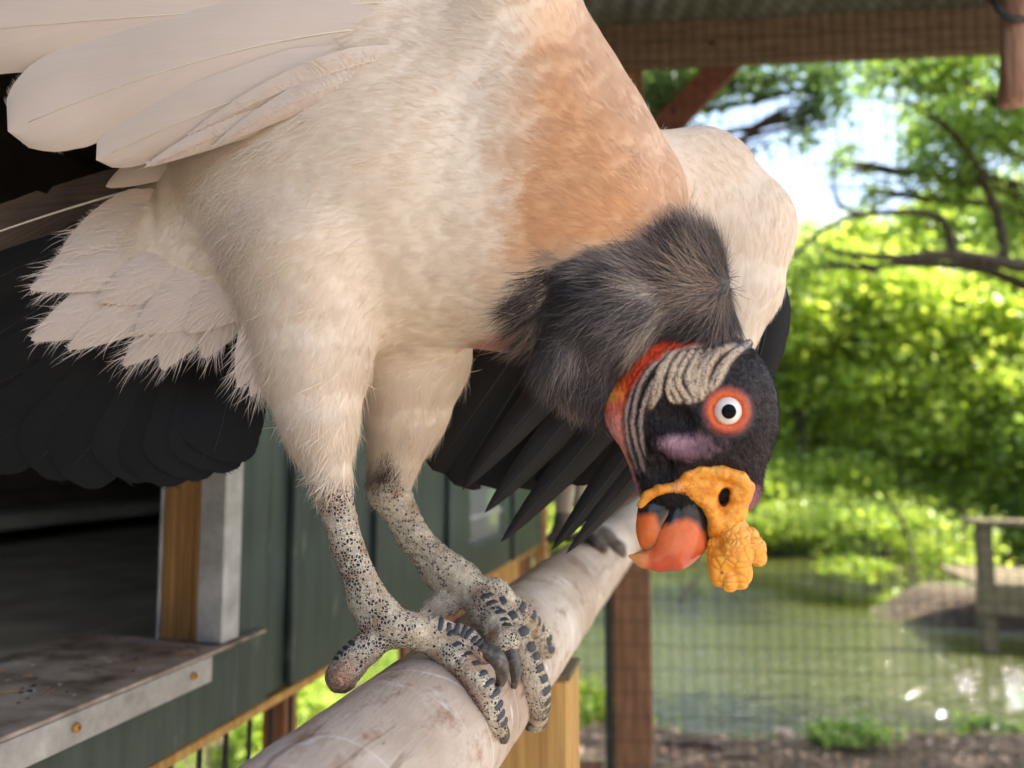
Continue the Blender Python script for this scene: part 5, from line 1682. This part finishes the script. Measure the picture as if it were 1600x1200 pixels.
def feather(name, pts, hw, m, shape='blunt', roll=0.0, camber=0.25, rows=44, cols=6, shaft=None, asym=0.0, ragged=0.05, notches=2, ms=None, parent=None, barbs=0, fuzz=0.12):
    """pts: three or four (px, py, z) control points, base to tip"""
    P = np.array(pts, float)
    t = np.linspace(0, 1, rows)
    if len(P) == 3:
        C = ((1 - t) ** 2)[:, None] * P[0] + (2 * t * (1 - t))[:, None] * P[1] + (t ** 2)[:, None] * P[2]
    else:
        C = ((1 - t) ** 3)[:, None] * P[0] + (3 * t * (1 - t) ** 2)[:, None] * P[1] + (3 * t * t * (1 - t))[:, None] * P[2] + (t ** 3)[:, None] * P[3]
    T = np.gradient(C, axis=0); T /= np.linalg.norm(T, axis=1)[:, None]
    a = math.radians(roll)
    up = np.array([0, 0, -1.0])
    S = np.cross(T, up); S /= np.linalg.norm(S, axis=1)[:, None]
    N = np.cross(S, T)
    S, N = S * math.cos(a) + N * math.sin(a), N * math.cos(a) - S * math.sin(a)
    if shape == 'blunt':
        w_ = np.clip(0.25 + 2.2 * t, 0, 1) * np.clip(1 - np.clip((t - 0.80) / 0.20, 0, 1) ** 2.6, 0, 1) ** 0.5
    elif shape == 'point':
        w_ = np.clip(0.4 + 2.0 * t, 0, 1) * np.clip(1 - np.clip((t - 0.40) / 0.60, 0, 1) ** 1.7, 0, 1) ** 0.75
    else:  # square ended
        w_ = np.clip(0.3 + 1.5 * t, 0, 1) * np.clip(1 - np.clip((t - 0.92) / 0.08, 0, 1) ** 2.5, 0, 1) ** 0.4
    ss = np.linspace(-1, 1, 2 * cols + 1)
    jl = 1 - ragged * rng.random(rows) - 0.0; jr = 1 - ragged * rng.random(rows)
    for _ in range(notches):
        for jv in (jl, jr):
            if rng.random() < 0.75:
                q = rng.integers(int(rows * 0.45), rows - 2)
                jv[q] *= rng.uniform(0.5, 0.8)
    V = []; UV = []
    L = np.concatenate([[0], np.cumsum(np.linalg.norm(np.diff(C, axis=0), axis=1))]) * D0 / FPX
    for k, s in enumerate(ss):
        edge = (jl if s < 0 else jr)
        ww = hw * w_ * (1 + asym * np.sign(s))
        off = s * ww * np.where(abs(s) > 0.7, edge, 1)
        # barbs sweep towards the tip
        sweep = abs(s) * ww * 0.35 * np.clip(1 - t, 0, 1)
        V.append(C + S * off[:, None] - N * (camber * hw * s * s * w_)[:, None] + T * sweep[:, None])
        UV.append(np.stack([np.full(rows, s * hw * D0 / FPX / 0.03), L], 1))
    V = np.stack(V, 1).reshape(-1, 3); UV = np.stack(UV, 1).reshape(-1, 2)
    nc = 2 * cols + 1
    i, j = np.meshgrid(np.arange(rows - 1), np.arange(nc - 1), indexing='ij')
    F = np.stack([i * nc + j, (i + 1) * nc + j, (i + 1) * nc + j + 1, i * nc + j + 1], -1).reshape(-1, 4)
    FF = [F]
    if barbs:
        ctr = V.reshape(rows, nc, 3)[:, cols:cols + 1]
        V = (ctr + (V.reshape(rows, nc, 3) - ctr) * (0.97 if fuzz < 0.1 else 0.92)).reshape(-1, 3)
        nb = barbs
        for sgn in (-1, 1):
            tb = np.sort(rng.random(nb)) * 0.985
            f_ = lambda A: np.stack([np.interp(tb, t, A[:, a]) for a in range(3)], 1)
            c0, s0, n0, t0 = f_(C), f_(S), f_(N), f_(T)
            wb_ = np.maximum(np.interp(tb, t, w_), (0.05 if fuzz < 0.1 else 0.2) * (tb > 0.7)) * hw * (1 + asym * sgn)
            cl = vnoise(np.stack([tb * 34, np.full(nb, 3.0 * sgn + P[0, 0]), np.zeros(nb)], 1))
            ln = wb_ * (1.0 + fuzz * (rng.random(nb) - 0.6) + 1.2 * fuzz * cl)
            sw = (0.45 + 0.55 * tb + 0.9 * np.clip((tb - 0.75) / 0.25, 0, 1)) + fuzz * 1.5 * cl + (0.02 + 0.3 * fuzz) * rng.normal(size=nb)
            if fuzz < 0.1:
                ln = wb_ * (1.07 + 0.06 * cl + 0.03 * rng.normal(size=nb)); sw = 0.44 * (1 - tb) + 0.12 + 0.25 * cl + 0.03 * rng.normal(size=nb)
            else:
                ln = ln * 1.01; sw = 0.42 + 0.35 * tb + 0.35 * np.clip((tb - 0.8) / 0.2, 0, 1) + fuzz * cl + 0.05 * rng.normal(size=nb)
            spc = np.linalg.norm(P[-1] - P[0]) / nb
            rows_ = []
            for q in range(4):
                u_ = q / 3
                pos = c0 + s0 * (sgn * ln * u_ * (1 - 0.12 * u_))[:, None] + t0 * (ln * sw * 0.8 * u_ * (0.6 + 0.4 * u_))[:, None] - n0 * (camber * hw * u_ * u_ + (np.full(nb, 1.6) if fuzz < 0.1 else 0.4 - 1.6 * (rng.random(nb) < 0.35)))[:, None]
                hwid = spc * rng.uniform(0.9, 1.6, nb) * (1 - u_) ** 0.5
                if q < 3:
                    rows_ += [pos - t0 * hwid[:, None], pos + t0 * hwid[:, None]]
                else:
                    rows_ += [pos]
            Bv = np.stack(rows_, 1).reshape(-1, 3)
            base = len(V) + np.arange(nb) * 7
            FF.append(np.concatenate([np.stack([base + 2 * q, base + 2 * q + 1, base + 2 * q + 3, base + 2 * q + 2], 1) for q in range(2)]))
            FF.append(np.stack([base + 4, base + 5, base + 6], 1))
            V = np.concatenate([V, Bv])
            lu = np.interp(tb, t, L)
            UV = np.concatenate([UV, np.repeat(np.stack([0 * lu, lu + rng.normal(0, 0.02, nb)], 1), 7, 0)])
    Vw = B(V)
    o = amesh(name, Vw, FF, (m,), parent=parent or bird, uv=UV)
    if shaft:
        Q = C + N * 0.6
        k1 = int(rows * 0.97)
        Vs, Fs = tube_arrays(B(Q[:k1]), np.linspace(shaft, shaft * 0.25, k1) * D0 / FPX, 6)
        sh = amesh('shaft', Vs, Fs, (ms or M_SHAFT,))
        sh.parent = o
        sh.matrix_parent_inverse = Matrix.Translation(bird.location).inverted()
    return o

# near wing: big pale feathers over the upper left
zw = -70
feather('wing_feather', [(760, -60, zw + 20), (420, -80, zw - 70), (-160, 20, zw - 10)], 92, M_WHITEF, roll=8, shaft=1.5, barbs=620, fuzz=0.03, notches=0, ragged=0.02)
feather('wing_feather', [(700, 0, zw - 20), (330, 10, zw - 96), (-190, 62, zw - 16)], 80, M_WHITEF, roll=10, shaft=1.4, barbs=620, fuzz=0.03, notches=0, ragged=0.02)
feather('wing_feather', [(640, 40, zw - 30), (360, 50, zw - 106), (12, 205, zw - 22)], 84, M_WHITEF, roll=6, shaft=1.5, asym=0.08, barbs=620, fuzz=0.03, notches=0, ragged=0.02)
feather('wing_feather', [(630, 80, zw - 34), (420, 120, zw - 104), (150, 250, zw - 16)], 48, M_WHITEF, roll=16, shaft=1.2, barbs=620, fuzz=0.03, notches=0, ragged=0.02)
feather('wing_feather', [(640, 100, zw - 40), (470, 150, zw - 108), (225, 262, zw - 20)], 36, M_WHITEF, roll=20, shaft=1.0, shape='point', barbs=420, fuzz=0.14, notches=0, ragged=0.02)
feather('wing_feather', [(660, 80, zw - 44), (500, 100, zw - 120), (290, 215, zw - 44)], 30, M_WHITEF, roll=24, shaft=1.0, shape='point', barbs=420, fuzz=0.2, notches=0, ragged=0.02)
feather('wing_feather', [(630, 100, zw - 44), (490, 130, zw - 118), (330, 232, zw - 50)], 26, M_WHITEF, roll=14, shaft=0.9, shape='point', barbs=420, fuzz=0.2, notches=0, ragged=0.02)
feather('wing_feather', [(330, 215, 60), (260, 240, 70), (165, 292, 90)], 34, M_WHITEF, roll=-10, shaft=1.0, shape='point', barbs=620, fuzz=0.03, notches=0, ragged=0.02)
# dark flight feathers between wing and rump
feather('flight_feather', [(330, 270, 120), (150, 300, 130), (-160, 420, 150)], 40, M_BROWNF, roll=14, shaft=3.0, shape='blunt')
feather('flight_feather', [(330, 300, 140), (160, 350, 150), (-140, 500, 160)], 52, M_BLACKF, roll=10, shaft=2.0, ms=M_SHAFTD)
feather('flight_feather', [(330, 330, 160), (160, 410, 170), (-120, 600, 180)], 60, M_BLACKF, roll=8, shaft=2.0, ms=M_SHAFTD)
# tail
tips = [(-120, 650), (-40, 715), (48, 730), (100, 746), (176, 742), (226, 752), (268, 744), (312, 734), (330, 716)]
for k, (tx, ty) in enumerate(tips):
    b0 = (250 + 14 * k, 470 + 4 * k)
    mx, my = (b0[0] * 0.5 + tx * 0.5 + 14 + 3 * max(k - 5, 0), b0[1] * 0.5 + ty * 0.5 + 6)
    feather('tail_feather', [(b0[0], b0[1], 170 + 5 * k), (mx, my, 182 - 4 * k), (tx, ty, 180 - 5 * k)], 66, M_BLACKF, roll=rng.uniform(2, 12), shape='blunt', shaft=1.6, ms=M_SHAFTD, ragged=0.03, notches=0, camber=0.03, barbs=320, fuzz=0.05)
# pale under-tail and flank feathers
WISP = []
for b0, tp, w_, z_ in (((300, 330), (62, 440), 50, 60), ((310, 380), (46, 452), 46, 52), ((300, 420), (48, 532), 52, 56), ((320, 440), (105, 546), 40, 48), ((330, 460), (192, 572), 36, 44), ((330, 450), (252, 578), 40, 40), ((370, 450), (318, 560), 40, 30),
                       ((280, 310), (95, 395), 44, 72), ((350, 400), (150, 470), 50, 34), ((380, 430), (210, 520), 52, 26), ((420, 420), (290, 520), 46, 12), ((430, 470), (372, 606), 36, -50), ((450, 480), (392, 620), 26, -60)):
    m_ = (b0[0] * 0.55 + tp[0] * 0.45, b0[1] * 0.55 + tp[1] * 0.45 - 12)
    WISP.append((b0, m_, tp, w_, z_))
    feather('flank_feather', [(b0[0], b0[1], z_ + 10), (m_[0], m_[1], z_ - 12), (tp[0], tp[1], z_ + 14)], w_, M_WHITEF, shape='point', roll=rng.uniform(-12, 14), shaft=0.7, ragged=0.02, notches=0, camber=0.2, barbs=320, fuzz=0.2)
# far wing: broad black secondaries behind, fingered primaries in front
for k, (b0, tp) in enumerate((((860, 470), (676, 735)), ((880, 480), (710, 758)), ((905, 490), (752, 758)), ((930, 500), (800, 760)), ((955, 520), (842, 756)), ((985, 540), (872, 750)), ((1010, 560), (905, 715)))):
    feather('secondary_feather', [(b0[0], b0[1], 190 + 3 * k), ((b0[0] + tp[0]) / 2 + 14, (b0[1] + tp[1]) / 2 - 14, 200 + 3 * k), (tp[0], tp[1], 214 + 3 * k)], 56, M_BLACKF, roll=rng.uniform(-6, 10), shape='blunt', shaft=1.6, ms=M_SHAFTD, ragged=0.05)
for k, (b0, md, tp, w_) in enumerate((((985, 470), (860, 600), (722, 766), 30), ((1030, 480), (905, 640), (757, 802), 30), ((1075, 490), (960, 650), (782, 848), 32), ((1120, 500), (1010, 680), (862, 860), 28), ((1155, 500), (1050, 690), (884, 866), 24))):
    feather('primary_feather', [(b0[0], b0[1], 150 - 4 * k), (md[0], md[1], 160 - 5 * k), (tp[0], tp[1], 178 - 6 * k)], w_, M_PRIMF, roll=rng.uniform(-14, 2), shape='point', shaft=2.0, ms=M_SHAFTD, camber=0.4, asym=0.12, notches=0, ragged=0.012)
feather('primary_feather', [(1185, 385, 135), (1238, 520, 122), (1110, 720, 125)], 34, M_BLACKF, roll=-10, shape='point', shaft=1.8, ms=M_SHAFTD, camber=0.5)
feather('primary_feather', [(1165, 400, 135), (1205, 550, 118), (1070, 730, 118)], 34, M_BLACKF, roll=-6, shape='point', shaft=1.8, ms=M_SHAFTD, camber=0.5)
# a stray feather standing off the mantle
feather('mantle_feather', [(1030, 250, 10), (1016, 200, 8), (998, 148, 6)], 11, M_WHITEF, shape='point', roll=30, shaft=0.8, barbs=60)

# ------------------------------------------------------------------ barbs over the plumage
Nw = vnormals(Wb, Qb)
body_dir = [(950, 300, -.8, -.5), (1000, 200, -.75, -.6), (850, 150, -.7, -.6), (850, 60, -.5, -.8), (900, 380, -.9, -.35), (830, 450, -1, -.1), (760, 480, -1, 0), (700, 420, -1, -.1), (640, 480, -1, .25), (640, 540, -1, .1), (780, 540, -1, .1),
            (540, 480, -.5, .9), (500, 560, -.2, 1), (500, 700, 0, 1), (450, 520, -.45, 1), (660, 620, -.1, 1), (620, 700, -.15, 1), (350, 400, -1, .3), (400, 480, -.7, .7), (200, 420, -.9, .4), (150, 500, -.6, .8), (500, 220, -1, .15), (300, 100, -1, .15), (750, 100, -.9, -.3), (600, 330, -1, .1), (740, 250, -.95, -.2),
            (1120, 250, .5, .6), (1180, 350, 0, 1), (1130, 450, -.3, 1), (1060, 230, .8, .2)]
ruff_dir = [(1050, 380, -.35, -1), (1130, 370, -.15, -.9), (1100, 420, -.5, -.7), (990, 410, -.8, -.4), (920, 420, -.9, -.1), (850, 450, -1, .4), (860, 520, -.4, 1), (940, 500, -.6, .6), (950, 580, -.1, 1), (1040, 480, -.8, .35), (1110, 475, -.7, .25), (1145, 480, .15, .9), (1080, 530, -.9, .4), (920, 640, .3, .9), (1000, 540, -.5, .8), (870, 600, -.2, 1)]
def tract(n, weight, dirs, L, wd, colf, **kw):
    P, vi = sample_surface(Wb, Qb, n, weight)
    x, y = Vb[vi, 0], Vb[vi, 1]
    d = idw(x, y, dirs)
    return strands(P, Nw[vi], dir_world(d[:, 0], d[:, 1], 0.1), L(n, x, y), wd(n), colf(vi, n), **kw)
HEADP = [(1130, 524), (1060, 528), (1008, 552), (968, 592), (940, 622), (962, 670), (1240, 670), (1240, 560)]
ruffw = pmask(Vb[:, 0], Vb[:, 1], RUFFP, 10) * (Vb[:, 2] < 60) * np.clip((poly_sd(Vb[:, 0], Vb[:, 1], HEADP) - 6) / 10, 0, 1)
facing = np.clip(0.35 - Nb[:, 2], 0.06, 1.0)           # denser on the near side
inside_ = ((Vb[:, 1] > -120) & (Vb[:, 0] > -120)).astype(float)
bw = (1 - ruffw) * facing * inside_ + 1e-9
armm = (Vb[:, 2] > 70) & (Vb[:, 0] > 1000)
bw[armm] *= 0.5
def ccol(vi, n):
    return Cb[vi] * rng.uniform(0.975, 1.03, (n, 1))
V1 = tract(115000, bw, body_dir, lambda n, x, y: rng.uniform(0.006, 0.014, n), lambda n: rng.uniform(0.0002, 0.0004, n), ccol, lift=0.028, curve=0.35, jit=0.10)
# looser, longer plumes that break the outline
V2 = tract(4800, bw * np.clip(0.25 + np.clip((Vb[:, 1] - 420) / 300, 0, 1) + (Vb[:, 0] < 430) * 0.6, 0.1, 2), body_dir, lambda n, x, y: rng.uniform(0.010, 0.024, n), lambda n: rng.uniform(0.00025, 0.0005, n), ccol, lift=0.22, curve=0.55, jit=0.35, drop=0.15)
# trouser tufts over the ankles
tw = np.clip((Vb[:, 1] - 655) / 70, 0, 1) * (Vb[:, 1] < 790) + 1e-12
V3 = tract(4200, tw, [(500, 700, -.25, 1), (620, 700, -.35, 1)], lambda n, x, y: rng.uniform(0.008, 0.022, n), lambda n: rng.uniform(0.0003, 0.0007, n), ccol, lift=0.10, curve=0.6, jit=0.22)
def put(name, sets, material):
    Vs, Fq, Ft, Cs, Ns, off = [], [], [], [], [], 0
    for V, F, C, N in sets:
        Vs.append(V); Fq.append(F[0] + off); Ft.append(F[1] + off); Cs.append(C); Ns.append(N); off += len(V)
    o = amesh(name, np.concatenate(Vs), [np.concatenate(Fq), np.concatenate(Ft)], (material,), col=np.clip(np.concatenate(Cs), 0.002, 1), parent=bird, normals=np.concatenate(Ns))
    tag(o, kind='stuff')
    return o
# soft scapular plumes spilling over the wing and rump feathers
sw_ = np.maximum(pmask(Vb[:, 0], Vb[:, 1], [(150, -60), (420, -60), (560, 60), (520, 190), (360, 300), (240, 330), (200, 200)], 20), pmask(Vb[:, 0], Vb[:, 1], [(170, 300), (330, 300), (420, 420), (440, 560), (330, 520), (200, 450)], 20)) * (Nb[:, 2] < 0.25) + 1e-12
V7 = tract(6500, sw_, [(300, 0, -1, .2), (400, 150, -1, .35), (300, 250, -.95, .3), (300, 400, -.9, .5), (400, 500, -.6, .8)], lambda n, x, y: rng.uniform(0.016, 0.036, n), lambda n: rng.uniform(0.00025, 0.0006, n), ccol, lift=0.025, curve=0.5, jit=0.12, nseg=4)
wp, wd_ = [], []
for b0, m_, tp, w_, z_ in WISP:
    n = 120
    t = rng.uniform(0.15, 0.95, n)
    b_, m2, t_ = np.array([*b0, z_ + 10.0]), np.array([*m_, z_ - 12.0]), np.array([*tp, z_ + 14.0])
    c_ = ((1 - t) ** 2)[:, None] * b_ + (2 * t * (1 - t))[:, None] * m2 + (t ** 2)[:, None] * t_
    d_ = t_ - b_; d_ /= np.linalg.norm(d_)
    sd_ = np.array([-d_[1], d_[0], 0])
    lat = rng.uniform(-0.75, 0.75, n) * np.where(t > 0.5, 1.4 - 0.9 * t, 1)
    wp.append(c_ + sd_ * (lat * w_)[:, None] - np.array([0, 0, 3.0]))
    wd_.append(d_ + sd_ * (0.55 * lat)[:, None])
wp, wd_ = np.concatenate(wp), np.concatenate(wd_)
n = len(wp)
V8 = strands(B(wp), np.tile(-FWD, (n, 1)), dir_world(wd_[:, 0], wd_[:, 1], 0.0), rng.uniform(0.010, 0.022, n), rng.uniform(0.00018, 0.00042, n), np.tile(WF, (n, 1)) * rng.uniform(0.96, 1.03, (n, 1)), lift=0.03, curve=0.8, jit=0.09, nseg=4, drop=0.08)
put('plumage_barbs', [V1, V2, V3, V7, V8], M_FLUFF)
# grey ruff: hair-like feathers, streaked dark and pale
def rcol(vi, n):
    k = vnoise(Vb[vi] / 30.0) * 1.1 + 0.14 * rng.normal(size=n)
    c = np.where((k > 0.22)[:, None], np.array(lin(168, 152, 138)), np.where((k > -0.05)[:, None], np.array(lin(110, 101, 98)), np.array(lin(66, 60, 60))))
    x_, y_ = Vb[vi, 0], Vb[vi, 1]
    wl = np.clip(1.3 - np.hypot((x_ - 1095) / 60, (y_ - 445) / 36), 0, 1) * rng.random(n)
    c = c * (1 - wl[:, None]) + np.array(lin(188, 160, 138)) * wl[:, None]
    return c * rng.uniform(0.7, 1.2, (n, 1))
V4 = tract(17000, ruffw * np.clip(0.4 - Nb[:, 2], 0.1, 1) + 1e-12, ruff_dir, lambda n, x, y: rng.uniform(0.015, 0.034, n), lambda n: rng.uniform(0.00018, 0.0005, n), rcol, lift=0.11, curve=0.6, jit=0.12, nseg=4)
top = pmask(Vb[:, 0], Vb[:, 1], [(960, 430), (1000, 380), (1080, 340), (1150, 330), (1160, 460), (1060, 440)], 8) * (Vb[:, 2] < 40)
V5 = tract(1500, top + 1e-12, ruff_dir, lambda n, x, y: rng.uniform(0.014, 0.030, n), lambda n: rng.uniform(0.0002, 0.0004, n), lambda vi, n: np.tile(np.array(lin(58, 52, 54)), (n, 1)) * rng.uniform(0.6, 1.8, (n, 1)), lift=0.32, curve=0.5, jit=0.3, nseg=4)
put('ruff_hairs', [V4, V5], M_HAIR)
# head bristles
Nhw = vnormals(Wh, Qh)
dark = (Ch.mean(1) < 0.06).astype(float) * (np.hypot(Vh[:, 0] - 1137, Vh[:, 1] - 642) > 44)
P, vi = sample_surface(Wh, Qh, 14000, dark + 1e-9)
dd = dir_world(0.2 + 0 * P[:, 0], 0.9 + 0 * P[:, 0], 0)
V6 = strands(P, Nhw[vi], dd, rng.uniform(0.002, 0.005, len(P)), rng.uniform(0.00015, 0.0003, len(P)), np.tile(np.array(lin(28, 23, 25)), (len(P), 1)) * rng.uniform(0.4, 2.6, (len(P), 1)), lift=0.5, curve=0.4, jit=0.5)
put('head_bristles', [V6], M_HAIR)

# ================================================================== second vulture further along the log
DD2 = float(PX(log_hit(940, 846, 0.010))[2]) * (1 + 22 / FPX)
b2p = log_o + dvec * 1.27 + upv * LR
bird2 = empty('vulture', b2p)
tag(bird2, 'second vulture with grey feet perched farther along the log, mostly hidden behind the first', 'vulture')
def D2(q):
    q = np.asarray(q, float)
    return W(q[..., 0], q[..., 1], DD2 * (1 + q[..., 2] / FPX))
F2 = Field((740, 250, -110), (1010, 880, 130), 5.0)
F2.ell((890, 520, 20), (72, 150, 95), 10, rot=4)
F2.ell((905, 600, 10), (62, 90, 80), 20)
F2.chain([(895, 420, 0), (905, 360, -20), (915, 320, -30)], (46, 30, 24), 20)
F2.ell((918, 308, -34), (26, 28, 24), 10)
F2.chain([(915, 660, -20), (918, 730, -20), (912, 790, -18), (925, 830, -18)], (40, 22, 13, 15), 14)
F2.chain([(880, 660, 40), (884, 740, 40), (880, 800, 40)], (40, 20, 13), 14)
V, Q = F2.mesh(); V = smooth_mesh(V, Q, 2)
C = np.tile(CREAM * 0.9, (len(V), 1))
C = over(C, np.clip((V[:, 1] - 715) / 25, 0, 1), lin(178, 166, 150))
C = over(C, np.clip((375 - V[:, 1]) / 25, 0, 1), lin(60, 50, 52))
amesh('body', D2(V), Q, (M_PLUME,), col=C, parent=bird2)
F2 = Field((890, 800, -70), (1000, 890, 80), 2.5)
for pts, r in (([(925, 832, -18), (948, 838, -26), (968, 856, -30), (974, 866, -28)], (13, 11, 9, 6)), ([(922, 832, -10), (940, 832, 10), (958, 844, 20)], (12, 10, 7)), ([(922, 834, -22), (932, 846, -38), (944, 858, -42)], (12, 9, 7)), ([(922, 832, -16), (900, 840, -12)], (12, 8))):
    F2.chain(pts, r, 6)
V, Q = F2.mesh(); V = smooth_mesh(V, Q, 1)
C = np.tile(np.array(lin(128, 116, 106)), (len(V), 1)); C = over(C, np.clip(fbm(V / 8.0, 1, 2) * 3, 0, 1), lin(84, 78, 76))
amesh('foot', D2(V), Q, (M_LEG,), col=C, parent=bird2)
F2 = Field((840, 800, 0), (900, 880, 100), 2.5)
F2.chain([(880, 800, 40), (876, 828, 38), (860, 842, 30)], (13, 13, 7), 5); F2.chain([(878, 828, 40), (888, 840, 24)], (12, 7), 5)
V, Q = F2.mesh()
amesh('foot', D2(V), Q, (M_LEG,), col=np.tile(np.array(lin(128, 116, 106)), (len(V), 1)), parent=bird2)
F2 = Field((780, 380, -60), (1000, 800, 140), 4.0)
F2.ell((838, 560, 40), (42, 180, 78), 10, rot=6)
F2.ell((862, 700, 70), (32, 80, 40), 10, rot=-4)
V, Q = F2.mesh(); V = smooth_mesh(V, Q, 2)
amesh('folded_wing', D2(V), Q, (M_PLUME,), col=np.tile(np.array(lin(26, 24, 26)), (len(V), 1)), parent=bird2)
